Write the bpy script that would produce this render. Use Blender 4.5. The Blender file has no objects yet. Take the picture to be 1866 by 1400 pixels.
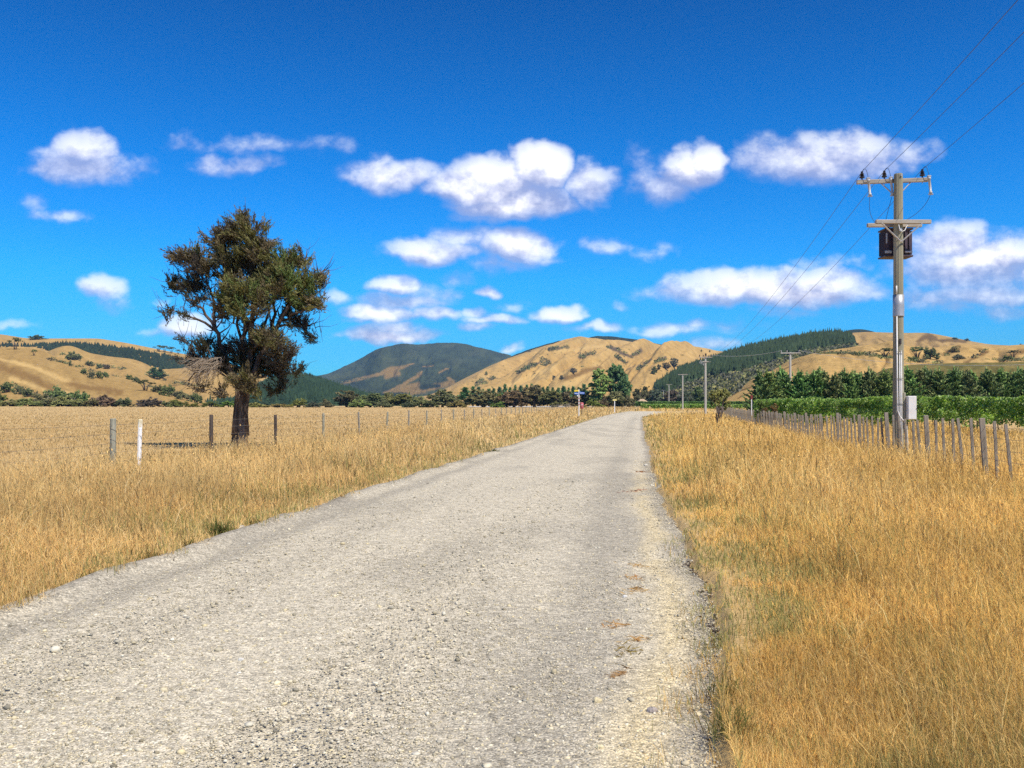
import bpy, math, random
import numpy as np
from mathutils import Vector, Matrix

random.seed(7)
RNG = np.random.default_rng(11)
S = bpy.context.scene
COL = S.collection
F, CX, HZ, H = 1700.0, 933.0, 737.0, 1.6          # focal length in photo pixels, optical axis, horizon line, eye height


def at(px, py, d):
    return Vector(((px - CX) / F * d, d, H + (HZ - py) / F * d))


def ss(a, b, x):
    t = np.clip((np.asarray(x, float) - a) / (b - a), 0, 1)
    return t * t * (3 - 2 * t)


# ------------------------------------------------------------------ numpy noise
def _h(ix, iy, seed):
    n = (ix.astype(np.int64) * 374761393 + iy.astype(np.int64) * 668265263 + seed * 974634777) & 0xffffffff
    n = ((n ^ (n >> 13)) * 1274126177) & 0xffffffff
    n = ((n ^ (n >> 16)) * 2246822519) & 0xffffffff
    return ((n ^ (n >> 15)) & 0xffff) / 65535.0


def vn(x, y, seed=0):
    x, y = np.asarray(x, float), np.asarray(y, float)
    xi, yi = np.floor(x), np.floor(y)
    fx, fy = x - xi, y - yi
    fx, fy = fx * fx * (3 - 2 * fx), fy * fy * (3 - 2 * fy)
    a, b, c, d = _h(xi, yi, seed), _h(xi + 1, yi, seed), _h(xi, yi + 1, seed), _h(xi + 1, yi + 1, seed)
    return (a * (1 - fx) + b * fx) * (1 - fy) + (c * (1 - fx) + d * fx) * fy


def fbm(x, y, o=4, seed=0):
    s, a, t = 0, 1.0, 0
    for k in range(o):
        s = s + a * vn(x * 2 ** k + 17.3 * k, y * 2 ** k - 9.1 * k, seed + k)
        t += a
        a *= .5
    return s / t


# ------------------------------------------------------------------ node materials
def new_mat(name):
    m = bpy.data.materials.new(name)
    m.use_nodes = True
    nt = m.node_tree
    return m, nt, nt.nodes['Principled BSDF']


def N(nt, typ, **kw):
    n = nt.nodes.new(typ)
    for k, v in kw.items():
        if k.startswith('i_'):
            n.inputs[k[2:]].default_value = v
        else:
            setattr(n, k, v)
    return n


def mixrgb(nt, a, b, fac, blend='MIX'):
    m = nt.nodes.new('ShaderNodeMix')
    m.data_type = 'RGBA'
    m.blend_type = blend
    for sock, v in ((m.inputs[0], fac), (m.inputs[6], a), (m.inputs[7], b)):
        if hasattr(v, 'is_linked') or isinstance(v, bpy.types.NodeSocket):
            nt.links.new(v, sock)
        elif isinstance(v, (int, float)):
            sock.default_value = v
        else:
            sock.default_value = (*v[:3], 1)
    return m.outputs[2]


def noise_fac(nt, scale, detail=5, lo=.35, hi=.65, vec=None, rough=.6, dist=0.0):
    n = N(nt, 'ShaderNodeTexNoise', i_Scale=scale, i_Detail=detail, i_Roughness=rough, i_Distortion=dist)
    if vec is not None:
        nt.links.new(vec, n.inputs['Vector'])
    r = N(nt, 'ShaderNodeMapRange')
    r.inputs['From Min'].default_value = lo
    r.inputs['From Max'].default_value = hi
    nt.links.new(n.outputs['Fac'], r.inputs['Value'])
    return r.outputs['Result']


def coords(nt, scale=(1, 1, 1), kind='Object'):
    t = N(nt, 'ShaderNodeTexCoord')
    if scale == (1, 1, 1):
        return t.outputs[kind]
    m = N(nt, 'ShaderNodeMapping')
    m.inputs['Scale'].default_value = scale
    nt.links.new(t.outputs[kind], m.inputs['Vector'])
    return m.outputs['Vector']


def bump(nt, b, h, strength=.4, dist=.02):
    k = N(nt, 'ShaderNodeBump', i_Strength=strength, i_Distance=dist)
    nt.links.new(h, k.inputs['Height'])
    nt.links.new(k.outputs['Normal'], b.inputs['Normal'])


def mat_simple(name, c1, c2=None, scale=6, rough=.8, stretch=(1, 1, 1), metal=0, bmp=.3, bd=.01, lo=.35, hi=.65):
    m, nt, b = new_mat(name)
    b.inputs['Roughness'].default_value = rough
    b.inputs['Metallic'].default_value = metal
    b.inputs['Specular IOR Level'].default_value = .3
    f = noise_fac(nt, scale, 6, lo, hi, coords(nt, stretch))
    nt.links.new(mixrgb(nt, c1, c2 or c1, f), b.inputs['Base Color'])
    if bmp:
        bump(nt, b, f, bmp, bd)
    return m


def mat_leaf(name, trans=.25, rough=.65, tint=True, spec=.25, transcol=(1.1, 1.15, .6), up=.35):
    """leaf and grass blades: colour of each leaf comes from the mesh, a little light passes through"""
    m, nt, b = new_mat(name)
    a = N(nt, 'ShaderNodeAttribute', attribute_name='Col')
    col = a.outputs['Color']
    if tint:
        oi = N(nt, 'ShaderNodeObjectInfo')
        col = mixrgb(nt, col, oi.outputs['Color'], 1.0, 'MULTIPLY')
    nt.links.new(col, b.inputs['Base Color'])
    b.inputs['Roughness'].default_value = rough
    b.inputs['Specular IOR Level'].default_value = spec
    ge = N(nt, 'ShaderNodeNewGeometry')
    va = N(nt, 'ShaderNodeVectorMath', operation='SCALE')
    nt.links.new(ge.outputs['Normal'], va.inputs[0])
    va.inputs['Scale'].default_value = 1 - up
    vb = N(nt, 'ShaderNodeVectorMath', operation='ADD')
    nt.links.new(va.outputs[0], vb.inputs[0])
    vb.inputs[1].default_value = (0, 0, up)
    vc = N(nt, 'ShaderNodeVectorMath', operation='NORMALIZE')
    nt.links.new(vb.outputs[0], vc.inputs[0])
    nt.links.new(vc.outputs[0], b.inputs['Normal'])
    t = N(nt, 'ShaderNodeBsdfTranslucent')
    nt.links.new(mixrgb(nt, col, transcol, 1.0, 'MULTIPLY'), t.inputs['Color'])
    mx = N(nt, 'ShaderNodeMixShader')
    mx.inputs[0].default_value = trans
    nt.links.new(b.outputs[0], mx.inputs[1])
    nt.links.new(t.outputs[0], mx.inputs[2])
    nt.links.new(mx.outputs[0], nt.nodes['Material Output'].inputs['Surface'])
    return m


# ------------------------------------------------------------------ mesh building
def np_mesh(name, V, Fc, mat, col=None, smooth=False, mats=None, midx=None):
    """V (n,3); Fc (m,k) or a list of such arrays; col (n,3)"""
    Fs = Fc if isinstance(Fc, list) else [Fc]
    Fs = [f for f in Fs if len(f)]
    me = bpy.data.meshes.new(name)
    V = np.ascontiguousarray(V, np.float32)
    loops = np.concatenate([f.ravel() for f in Fs]).astype(np.int32)
    tot = np.concatenate([np.full(len(f), f.shape[1], np.int32) for f in Fs])
    start = np.concatenate([[0], np.cumsum(tot)[:-1]]).astype(np.int32)
    me.vertices.add(len(V))
    me.vertices.foreach_set('co', V.ravel())
    me.loops.add(len(loops))
    me.loops.foreach_set('vertex_index', loops)
    me.polygons.add(len(tot))
    me.polygons.foreach_set('loop_start', start)
    me.polygons.foreach_set('loop_total', tot)
    if smooth:
        me.polygons.foreach_set('use_smooth', np.ones(len(tot), bool))
    for m in (mats or [mat]):
        me.materials.append(m)
    if midx is not None:
        me.polygons.foreach_set('material_index', np.asarray(midx, np.int32))
    if col is not None:
        ca = me.color_attributes.new('Col', 'FLOAT_COLOR', 'POINT')
        c4 = np.ones((len(V), 4), np.float32)
        c4[:, :3] = col
        ca.data.foreach_set('color', c4.ravel())
    me.update(calc_edges=True)
    me.validate()
    return me


class MB:
    """collects boxes, tubes and lathes into one mesh"""

    def __init__(s):
        s.v, s.f = [], []

    def add(s, vs, fs):
        o = len(s.v)
        s.v += [tuple(v) for v in vs]
        s.f += [tuple(i + o for i in f) for f in fs]

    def box(s, c, size, M=None, bev=0.0):
        x, y, z = [q / 2 for q in size]
        b = min(bev, x * .8, y * .8, z * .8)
        c = Vector(c)
        if b <= 0:
            vs = [Vector((sx * x, sy * y, sz * z)) for sz in (-1, 1) for sy in (-1, 1) for sx in (-1, 1)]
            fs = [(0, 2, 3, 1), (4, 5, 7, 6), (0, 1, 5, 4), (2, 6, 7, 3), (0, 4, 6, 2), (1, 3, 7, 5)]
        else:
            vs, fs = [], []
            ring = [(-x + b, -y), (x - b, -y), (x, -y + b), (x, y - b), (x - b, y), (-x + b, y), (-x, y - b), (-x, -y + b)]
            inn = [(-x + b, -y + b), (x - b, -y + b), (x - b, -y + b), (x - b, y - b), (x - b, y - b), (-x + b, y - b), (-x + b, y - b), (-x + b, -y + b)]
            for zz, rr in ((-z, inn), (-z + b, ring), (z - b, ring), (z, inn)):
                vs += [Vector((p[0], p[1], zz)) for p in rr]
            for k in range(3):
                for i in range(8):
                    j = (i + 1) % 8
                    fs.append((k * 8 + i, k * 8 + j, k * 8 + 8 + j, k * 8 + 8 + i))
            fs.append(tuple(range(7, -1, -1)))
            fs.append(tuple(range(24, 32)))
        s.add([(M @ v if M else v) + c for v in vs], fs)

    def tube(s, pts, rad, n=8, cap=True):
        pts = [Vector(p) for p in pts]
        if not hasattr(rad, '__len__'):
            rad = [rad] * len(pts)
        base = len(s.v)
        prev = None
        for i, p in enumerate(pts):
            t = (pts[min(i + 1, len(pts) - 1)] - pts[max(i - 1, 0)]).normalized()
            if prev is None:
                a = t.orthogonal().normalized()
            else:
                a = (prev - t * prev.dot(t))
                a = a.normalized() if a.length > 1e-6 else t.orthogonal().normalized()
            prev = a
            b = t.cross(a)
            for k in range(n):
                an = 2 * math.pi * k / n
                s.v.append(tuple(p + (a * math.cos(an) + b * math.sin(an)) * rad[i]))
        for i in range(len(pts) - 1):
            for k in range(n):
                k2 = (k + 1) % n
                s.f.append((base + i * n + k, base + i * n + k2, base + (i + 1) * n + k2, base + (i + 1) * n + k))
        if cap:
            s.f.append(tuple(base + k for k in range(n - 1, -1, -1)))
            e = base + (len(pts) - 1) * n
            s.f.append(tuple(e + k for k in range(n)))

    def mesh(s, name, mat, smooth=False):
        me = bpy.data.meshes.new(name)
        me.from_pydata(s.v, [], s.f)
        me.materials.append(mat)
        if smooth:
            me.polygons.foreach_set('use_smooth', [True] * len(me.polygons))
        me.update()
        return me

    def build(s, name, mat, parent=None, smooth=False, loc=None):
        return link(name, s.mesh(name, mat, smooth), parent, loc)


def link(name, me, parent=None, loc=None):
    o = bpy.data.objects.new(name, me)
    COL.objects.link(o)
    if parent is not None:
        o.parent = parent
    if loc is not None:
        o.location = loc
    return o


def tag(o, label, cat, group=None, kind=None):
    o['label'] = label
    o['category'] = cat
    if group:
        o['group'] = group
    if kind:
        o['kind'] = kind
    return o


def thing(name, label, cat, loc=(0, 0, 0), rotz=0.0, group=None):
    o = bpy.data.objects.new(name, None)
    COL.objects.link(o)
    o.empty_display_size = .2
    o.location = loc
    o.rotation_euler = (0, 0, rotz)
    return tag(o, label, cat, group)


def dup(root, loc, rotz=0.0, scale=(1, 1, 1), label=None, color=None, group=None):
    r = root.copy()
    COL.objects.link(r)
    r.location = loc
    r.rotation_euler = (0, 0, rotz)
    r.scale = scale
    if label:
        r['label'] = label
    if group:
        r['group'] = group
    for ch in root.children:
        c = ch.copy()
        COL.objects.link(c)
        c.parent = r
        if color:
            c.color = (*color, 1)
    if color:
        r.color = (*color, 1)
    return r


# ------------------------------------------------------------------ camera, light, sky
cam = bpy.data.objects.new('camera', bpy.data.cameras.new('camera'))
COL.objects.link(cam)
cam.location = (0, 0, H)
cam.rotation_euler = (math.pi / 2, 0, 0)
cam.data.sensor_width = 36
cam.data.lens = 36 * F / 1866
cam.data.shift_y = (HZ - 700) / 1866
cam.data.clip_end = 20000
cam.data.clip_start = .05
S.camera = cam

SUN = Vector((.44, -.55, .98)).normalized()
EL, ROT = math.asin(SUN.z), math.atan2(SUN.x, SUN.y)
sun = bpy.data.objects.new('sun', bpy.data.lights.new('sun', 'SUN'))
COL.objects.link(sun)
sun.data.energy = 4.6
sun.data.angle = math.radians(.5)
sun.data.color = (1, .92, .79)
sun.rotation_euler = SUN.to_track_quat('Z', 'Y').to_euler()
sun.location = (0, 0, 60)

# the clouds: centre x, y, half width, half height (photo pixels at infinity), thickness
CLOUDS = [
    (145, 308, 110, 42, .62), (155, 280, 60, 38, .7), (430, 300, 82, 24, .45), (400, 292, 40, 20, .42), (350, 262, 52, 22, .27),
    (470, 262, 85, 20, .27), (590, 268, 62, 22, .26), (105, 398, 62, 16, .38), (60, 378, 32, 22, .28), (185, 532, 44, 28, .66), (195, 556, 38, 24, .3),
    (722, 322, 92, 32, .72), (705, 308, 46, 26, .55), (885, 342, 98, 48, 1.05), (985, 318, 52, 46, 1.1), (935, 372, 108, 36, .9), (880, 395, 60, 22, .4),
    (1078, 340, 54, 46, .66), (1250, 312, 62, 44, .9), (1278, 300, 44, 40, .95), (1200, 345, 52, 44, .55), (1165, 300, 30, 32, .25),
    (1500, 302, 150, 50, .72), (1540, 280, 90, 36, .62), (1410, 300, 70, 48, .5), (1640, 290, 70, 26, .42),
    (785, 462, 84, 28, .76), (850, 440, 64, 32, .5), (940, 458, 70, 38, .84), (915, 486, 60, 24, .45), (985, 474, 44, 14, .4),
    (1070, 442, 20, 14, .28), (1112, 446, 42, 20, .38), (1185, 460, 44, 17, .3),
    (1400, 535, 200, 38, .92), (1490, 520, 96, 38, .85), (1290, 540, 90, 28, .66), (1540, 478, 70, 16, .32), (1470, 472, 30, 14, .25),
    (1770, 492, 140, 62, .74), (1690, 545, 70, 26, .5), (1740, 560, 60, 20, .36), (760, 545, 70, 26, .42), (650, 590, 40, 12, .4), (940, 560, 36, 14, .3), (1745, 448, 84, 42, .78), (1800, 478, 110, 40, .9), (1690, 480, 50, 36, .52), (1790, 540, 120, 26, .6), (1830, 565, 60, 24, .38), (1900, 500, 60, 50, .7),
    (725, 526, 42, 24, .76), (735, 558, 72, 22, .58), (690, 580, 64, 20, .84), (785, 580, 52, 15, .66), (705, 616, 92, 17, .82), (720, 603, 44, 14, .7),
    (888, 534, 30, 14, .7), (830, 513, 34, 22, .34), (815, 540, 28, 18, .36), (905, 586, 62, 14, .58), (862, 574, 26, 12, .5), (868, 600, 36, 14, .46),
    (1018, 578, 46, 20, .8), (1085, 603, 46, 14, .58), (1220, 605, 70, 16, .5), (1262, 598, 34, 12, .42), (1335, 600, 44, 16, .34), (1300, 632, 60, 14, .4),
    (338, 598, 58, 22, .8), (300, 605, 60, 14, .4), (625, 552, 32, 18, .42), (20, 600, 54, 12, .3), (930, 637, 28, 10, .5), (1420, 572, 60, 14, .3),
    (1130, 560, 18, 12, .26), (295, 546, 22, 12, .36), (1650, 612, 36, 10, .3), (-120, 420, 90, 40, .6), (2050, 300, 120, 50, .7), (2150, 560, 160, 40, .7),
]
world = bpy.data.worlds.new('World')
S.world = world
world.use_nodes = True
nt = world.node_tree
nt.nodes.clear()
LK = nt.links.new
out = N(nt, 'ShaderNodeOutputWorld')
sky = N(nt, 'ShaderNodeTexSky')
sky.sky_type = 'NISHITA'
sky.sun_disc = False
sky.sun_elevation = EL
sky.sun_rotation = ROT
sky.air_density = 1.0
sky.dust_density = .15
sky.ozone_density = 3.0


def M(op, a, b=None, c=None, clamp=False):
    n = nt.nodes.new('ShaderNodeMath')
    n.operation = op
    n.use_clamp = clamp
    for s, v in zip(n.inputs, (a, b, c)):
        if v is None:
            continue
        if isinstance(v, (int, float)):
            s.default_value = v
        else:
            LK(v, s)
    return n.outputs[0]


def VM(op, a, b=None, c=None, outn=0):
    n = nt.nodes.new('ShaderNodeVectorMath')
    n.operation = op
    for s, v in zip(n.inputs, (a, b, c)):
        if v is None:
            continue
        if isinstance(v, tuple):
            s.default_value = v
        else:
            LK(v, s)
    return n.outputs['Value' if op in ('DOT_PRODUCT', 'LENGTH') else 'Vector']


tc = N(nt, 'ShaderNodeTexCoord')
sp = N(nt, 'ShaderNodeSeparateXYZ')
LK(tc.outputs['Generated'], sp.inputs[0])
yy = M('MAXIMUM', sp.outputs['Y'], .02)
u = M('DIVIDE', sp.outputs['X'], yy)
v = M('DIVIDE', sp.outputs['Z'], yy)
# blue of the sky deepens upwards from the horizon: grade of the sky texture by elevation
ramp = N(nt, 'ShaderNodeValToRGB')
LK(M('MULTIPLY', sp.outputs['Z'], 1.0, clamp=True), ramp.inputs[0])
RAMP = [(0.0, (.12, .68, 1.16)), (.05, (.10, .68, 1.24)), (.13, (.05, .74, 1.42)), (.24, (.015, .60, 1.28)), (.40, (.005, .395, .92)), (1, (.12, .38, .80))]
els = ramp.color_ramp.elements
els[0].position, els[0].color = RAMP[0][0], (*RAMP[0][1], 1)
els[1].position, els[1].color = RAMP[-1][0], (*RAMP[-1][1], 1)
for p, c in RAMP[1:-1]:
    e = els.new(p)
    e.color = (*c, 1)
mul = VM('MULTIPLY', sky.outputs[0], ramp.outputs[0])
bg_sky = N(nt, 'ShaderNodeBackground')
bg_sky.inputs['Strength'].default_value = .1
LK(mul, bg_sky.inputs['Color'])

uv = N(nt, 'ShaderNodeCombineXYZ')
LK(u, uv.inputs[0])
LK(v, uv.inputs[1])
w1 = N(nt, 'ShaderNodeTexNoise', i_Scale=14.0, i_Detail=3.0, i_Roughness=.6)
LK(uv.outputs[0], w1.inputs['Vector'])
wv = VM('SUBTRACT', w1.outputs['Color'], (.5, .5, .5))
P1 = VM('MULTIPLY_ADD', wv, (.052, .034, 0), uv.outputs[0])
P2 = VM('ADD', P1, (.006, .016, 0))


def cloud_field(P, flat):
    acc = None
    for cx, cy, rx, ry, op in CLOUDS:
        u0, v0, a, b = (cx - CX) / F, (HZ - cy) / F, rx / F * 1.34, ry / F * 1.42
        q = VM('MULTIPLY_ADD', P, (1 / a, 1 / b, 0), (-u0 / a, -v0 / b, 0))
        d = VM('DOT_PRODUCT', q, q)
        if flat:
            d = M('ADD', d, VM('DOT_PRODUCT', VM('MINIMUM', q, (0, 0, 0)), (0, -.8, 0)))
        k = M('MULTIPLY_ADD', d, -op, op)
        acc = k if acc is None else M('MAXIMUM', acc, k)
    return acc


D1 = cloud_field(P1, True)
D2 = cloud_field(P2, False)
n1 = N(nt, 'ShaderNodeTexNoise', i_Scale=30.0, i_Detail=8.0, i_Roughness=.60)
mp = VM('MULTIPLY', uv.outputs[0], (1, 1.25, 1))
LK(mp, n1.inputs['Vector'])
nn = M('SUBTRACT', n1.outputs['Fac'], .5)
n2 = N(nt, 'ShaderNodeTexNoise', i_Scale=30.0, i_Detail=6.0, i_Roughness=.60)
LK(VM('ADD', mp, (.006, .020, 0)), n2.inputs['Vector'])
relief = M('SUBTRACT', n1.outputs['Fac'], n2.outputs['Fac'])
dens = M('MULTIPLY_ADD', nn, 1.0, D1)
al = N(nt, 'ShaderNodeMapRange', interpolation_type='SMOOTHSTEP')
al.inputs['From Min'].default_value = .04
al.inputs['From Max'].default_value = .50
LK(dens, al.inputs['Value'])
alpha = M('MULTIPLY', al.outputs[0], M('MULTIPLY_ADD', D1, .95, .20, clamp=True), clamp=True)
# light on the cloud: thin cloud above -> bright, thick cloud above -> grey base
lit = M('MULTIPLY_ADD', M('SUBTRACT', D1, D2), .95, M('MULTIPLY_ADD', dens, .40, .22))
lit = M('MULTIPLY_ADD', relief, 1.7, lit, clamp=True)
cr = N(nt, 'ShaderNodeValToRGB')
LK(lit, cr.inputs[0])
ce = cr.color_ramp.elements
ce[0].position, ce[0].color = .10, (.33, .38, .62, 1)
ce[1].position, ce[1].color = .98, (1.0, 1.0, 1.0, 1)
e = ce.new(.50)
e.color = (.58, .61, .80, 1)
bg_cl = N(nt, 'ShaderNodeBackground')
bg_cl.inputs['Strength'].default_value = 1.0
LK(cr.outputs[0], bg_cl.inputs['Color'])
band = M('MULTIPLY', M('LESS_THAN', v, .34), M('GREATER_THAN', sp.outputs['Y'], .05))
band = M('MULTIPLY', band, M('GREATER_THAN', v, -.01))
fac = M('MULTIPLY', alpha, band)
ms = N(nt, 'ShaderNodeMixShader')
LK(fac, ms.inputs[0])
LK(bg_sky.outputs[0], ms.inputs[1])
LK(bg_cl.outputs[0], ms.inputs[2])
LK(ms.outputs[0], out.inputs['Surface'])

S.view_settings.view_transform = 'Standard'
S.view_settings.look = 'None'
S.view_settings.exposure = 0.3
S.view_settings.gamma = 1
S.render.engine = 'CYCLES'
S.cycles.max_bounces = 6
S.cycles.diffuse_bounces = 3
S.cycles.transmission_bounces = 4
S.cycles.transparent_max_bounces = 4
S.cycles.use_adaptive_sampling = True
S.cycles.adaptive_threshold = .015
S.cycles.use_denoising = False


# ------------------------------------------------------------------ ground and road
def road_c(y):
    return -2.32 + .1383 * y + .00036 * np.maximum(0, y - 100) ** 2


def road_l(y):
    return -2.62 - .36 * (fbm(np.asarray(y) / 1.5, 0 * np.asarray(y) + 3.1, 4, 5) - .5)


def road_r(y):
    y = np.asarray(y, float)
    return 2.64 + .18 * ss(4.4, 6.5, y) - .22 * ss(10, 18, y) - .20 * ss(20, 70, y) + .16 * (fbm(y / 1.3, 0 * y + 8.7, 3, 9) - .5) * 2 + 2.0 * ss(118, 140, y) + 24 * ss(140, 172, y)


def gz(x, y):
    x, y = np.asarray(x, float), np.asarray(y, float)
    q = x - road_c(y)
    rise = .6 * ss(100, 330, y) + .5 * ss(60, 200, np.abs(x)) * ss(60, 250, y)
    und = .09 * (fbm(x / 5, y / 5, 3, 3) - .5) + .05 * (fbm(x / 1.1, y / 1.1, 2, 4) - .5)
    off = ss(2.4, 4.5, np.abs(q))
    near = 1 - .85 * ss(40, 90, y)
    r = road_r(y)
    lip = .075 * ss(r + .02, r + .14, q) * near
    lef = .05 * ss(.0, .5, road_l(y) - q) * near
    dip = -.14 * ss(4, 8, q) * ss(24, 42, y) * (1 - ss(75, 110, y))
    inside = ((q > road_l(y) + .05) & (q < r - .03) & (y < 184))
    return rise + und * off + lip + lef + dip - np.where(inside, .05, 0.0)


GOLD1, GOLD2, GOLD3 = (.40, .235, .072), (.50, .315, .115), (.30, .165, .05)


def make_ground():
    fr = np.radians(np.linspace(-50, 50, 900))
    bk = np.radians(np.linspace(50, 310, 160))[1:-1]
    az = np.concatenate([fr, bk])
    rr = np.concatenate([[.3], .8 * (9000 / .8) ** (np.linspace(0, 1, 330))])
    A, R = np.meshgrid(az, rr)
    X, Y = R * np.sin(A), R * np.cos(A)
    Z = gz(X, Y)
    na, nr = len(az), len(rr)
    V = np.stack([X, Y, Z], -1).reshape(-1, 3)
    V = np.vstack([V, [[0, 0, float(gz(0., 0.))]]])
    i = np.arange(nr - 1)[:, None] * na + np.arange(na)[None]
    j = np.arange(nr - 1)[:, None] * na + (np.arange(na)[None] + 1) % na
    Q = np.stack([i, i + na, j + na, j], -1).reshape(-1, 4)
    T = np.stack([np.full(na, nr * na), np.arange(na), (np.arange(na) + 1) % na], -1)
    m, t, b = new_mat('dry_ground')
    vec = coords(t)
    f1 = noise_fac(t, .12, 5, .35, .65, vec)
    f2 = noise_fac(t, 1.3, 8, .3, .7, vec, .7)
    f3 = noise_fac(t, 9, 6, .3, .7, vec, .7)
    c = mixrgb(t, (.50, .34, .14), (.60, .43, .20), f1)
    c = mixrgb(t, c, (.40, .25, .10), M_scale(t, f2, .4))
    c = mixrgb(t, c, (.66, .48, .24), M_scale(t, f3, .35))
    t.links.new(c, b.inputs['Base Color'])
    b.inputs['Roughness'].default_value = .95
    b.inputs['Specular IOR Level'].default_value = .1
    bump(t, b, f3, .5, .05)
    o = link('ground', np_mesh('ground', V, [Q, T], m, smooth=True))
    tag(o, 'flat dry golden paddock ground spreading out to the hills', 'ground', kind='structure')


def M_scale(t, s, k):
    n = t.nodes.new('ShaderNodeMath')
    n.operation = 'MULTIPLY'
    t.links.new(s, n.inputs[0])
    n.inputs[1].default_value = k
    return n.outputs[0]


make_ground()


def make_road():
    ys = np.concatenate([np.linspace(-6, 40, 420), np.linspace(40, 184, 330)[1:]])
    nq = 56
    e = np.linspace(0, 1, nq)
    L, R = road_l(ys) - .34, road_r(ys) + .12
    q = L[:, None] + (R - L)[:, None] * e[None]
    Y = np.repeat(ys[:, None], nq, 1)
    X = q + road_c(Y)
    base = .6 * ss(100, 330, Y) + .5 * ss(60, 200, np.abs(X)) * ss(60, 250, Y)
    crown = .035 * (1 - (q / 2.7) ** 2) + .012 * (fbm(X * 1.5, Y * .5, 4, 21) - .5)
    rut = -.012 * (np.exp(-((q + 1.2) / .28) ** 2) + np.exp(-((q - .7) / .28) ** 2))
    berm = .075 * np.exp(-((q - road_l(Y) - .12) / .16) ** 2) * (.4 + 1.2 * vn(X * 1.2, Y * 1.2, 8))
    Z = base + crown + rut + berm + .012
    Z[:, 0] -= .10
    bank = (ss(5.2, 6.2, ys) * (1 - ss(10.5, 13, ys)) + .5 * ss(13, 16, ys) * (1 - ss(30, 45, ys))) * ss(.36, .52, fbm(ys / 1.1, ys * 0 + 4, 3, 55))
    Z[:, -1] -= .05
    Z[:, -2] += 0.0
    # tones: pale dusty middle, grey loose strips, sandy strip on the right edge
    n = fbm(X * .9, Y * .35, 4, 31)
    n2 = fbm(X * 3.1, Y * 1.1, 3, 37)
    pale = np.array([.54, .485, .365])
    grey = np.array([.33, .30, .235])
    sand = np.array([.60, .50, .30])
    dark = np.array([.20, .18, .15])
    rr = road_r(Y) - q
    ll = q - road_l(Y) + .1
    wg = np.clip(np.exp(-((rr - .85 + .5 * (n - .5)) / .36) ** 2) * .95 + np.exp(-((ll - .65 + .5 * (n - .5)) / .22) ** 2) * 1.0, 0, 1) * (1 - .55 * ss(14, 40, Y))
    wg = np.clip(wg + .55 * ss(.52, .72, n) + .18 * np.exp(-((q + 1.25) / .25) ** 2), 0, 1)
    ws = np.exp(-((rr - .30 + .22 * (n2 - .5)) / .13) ** 2) * ss(.30, .55, n2 + .14) * (1 - ss(14, 30, Y))
    wd = np.clip(np.exp(-(rr / .14) ** 2) + .9 * np.exp(-((ll - .12) / .20) ** 2), 0, 1) * .75
    C = pale[None, None] * np.ones(X.shape + (1,))
    for w, k in ((wg * .8, grey), (ws, sand), (wd, dark)):
        C = C * (1 - w[..., None]) + k * w[..., None]
    shaded_soil = np.array([.15, .11, .085])
    V = np.stack([X, Y, Z], -1).reshape(-1, 3)
    i = (np.arange(len(ys) - 1)[:, None] * nq + np.arange(nq - 1)[None]).ravel()
    Q = np.stack([i, i + 1, i + nq + 1, i + nq], -1)
    m, t, b = new_mat('gravel_surface')
    a = N(t, 'ShaderNodeAttribute', attribute_name='Col')
    vec = coords(t)
    vo = N(t, 'ShaderNodeTexVoronoi', i_Scale=66.0)
    vo2 = N(t, 'ShaderNodeTexVoronoi', i_Scale=110.0)
    vo3 = N(t, 'ShaderNodeTexVoronoi', i_Scale=17.0)
    for k in (vo, vo2, vo3):
        t.links.new(vec, k.inputs['Vector'])

    def rampv(src, lo, hi, o0, o1):
        r = N(t, 'ShaderNodeMapRange')
        for nm, vv in zip(('From Min', 'From Max', 'To Min', 'To Max'), (lo, hi, o0, o1)):
            r.inputs[nm].default_value = vv
        t.links.new(src, r.inputs['Value'])
        return r.outputs[0]
    se = N(t, 'ShaderNodeSeparateColor')
    t.links.new(vo.outputs['Color'], se.inputs[0])
    se2 = N(t, 'ShaderNodeSeparateColor')
    t.links.new(vo2.outputs['Color'], se2.inputs[0])
    se3 = N(t, 'ShaderNodeSeparateColor')
    t.links.new(vo3.outputs['Color'], se3.inputs[0])
    k1 = rampv(se.outputs[0], 0, 1, .62, 1.38)
    k2 = rampv(se2.outputs[1], 0, 1, .7, 1.3)
    k3 = rampv(se3.outputs[0], 0, 1, .82, 1.16)
    c = a.outputs['Color']
    for kk in (k1, k2, k3):
        cb = N(t, 'ShaderNodeCombineColor')
        for s in range(3):
            t.links.new(kk, cb.inputs[s])
        c = mixrgb(t, c, cb.outputs[0], 1.0, 'MULTIPLY')
    warm = rampv(se.outputs[2], .75, .95, 0, .35)
    c = mixrgb(t, c, (.62, .52, .36), warm)
    t.links.new(c, b.inputs['Base Color'])
    b.inputs['Roughness'].default_value = .95
    b.inputs['Specular IOR Level'].default_value = .15
    inv = rampv(vo.outputs['Distance'], 0, .9, 1, 0)
    bump(t, b, inv, .6, .012)
    o = link('road', np_mesh('road', V, Q, m, C.reshape(-1, 3), smooth=True))
    tag(o, 'pale grey gravel road running away from the viewer and bending right at the far end', 'road', kind='structure')
    # sealed road that crosses beyond the junction
    mb = MB()
    cm = mat_simple('far_road_chip', (.42, .41, .39), (.5, .49, .46), 3, .9, bmp=0)
    pts = [(-16, 352), (20, 356), (60, 362), (120, 366)]
    vs, fs = [], []
    for k, (x, y) in enumerate(pts):
        z = float(gz(x, y)) + .10
        vs += [(x, y - 5.5, z), (x, y + 5.5, z + .12), (x, y + 7.5, z - .5), (x, y - 7.5, z - .5)]
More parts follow.
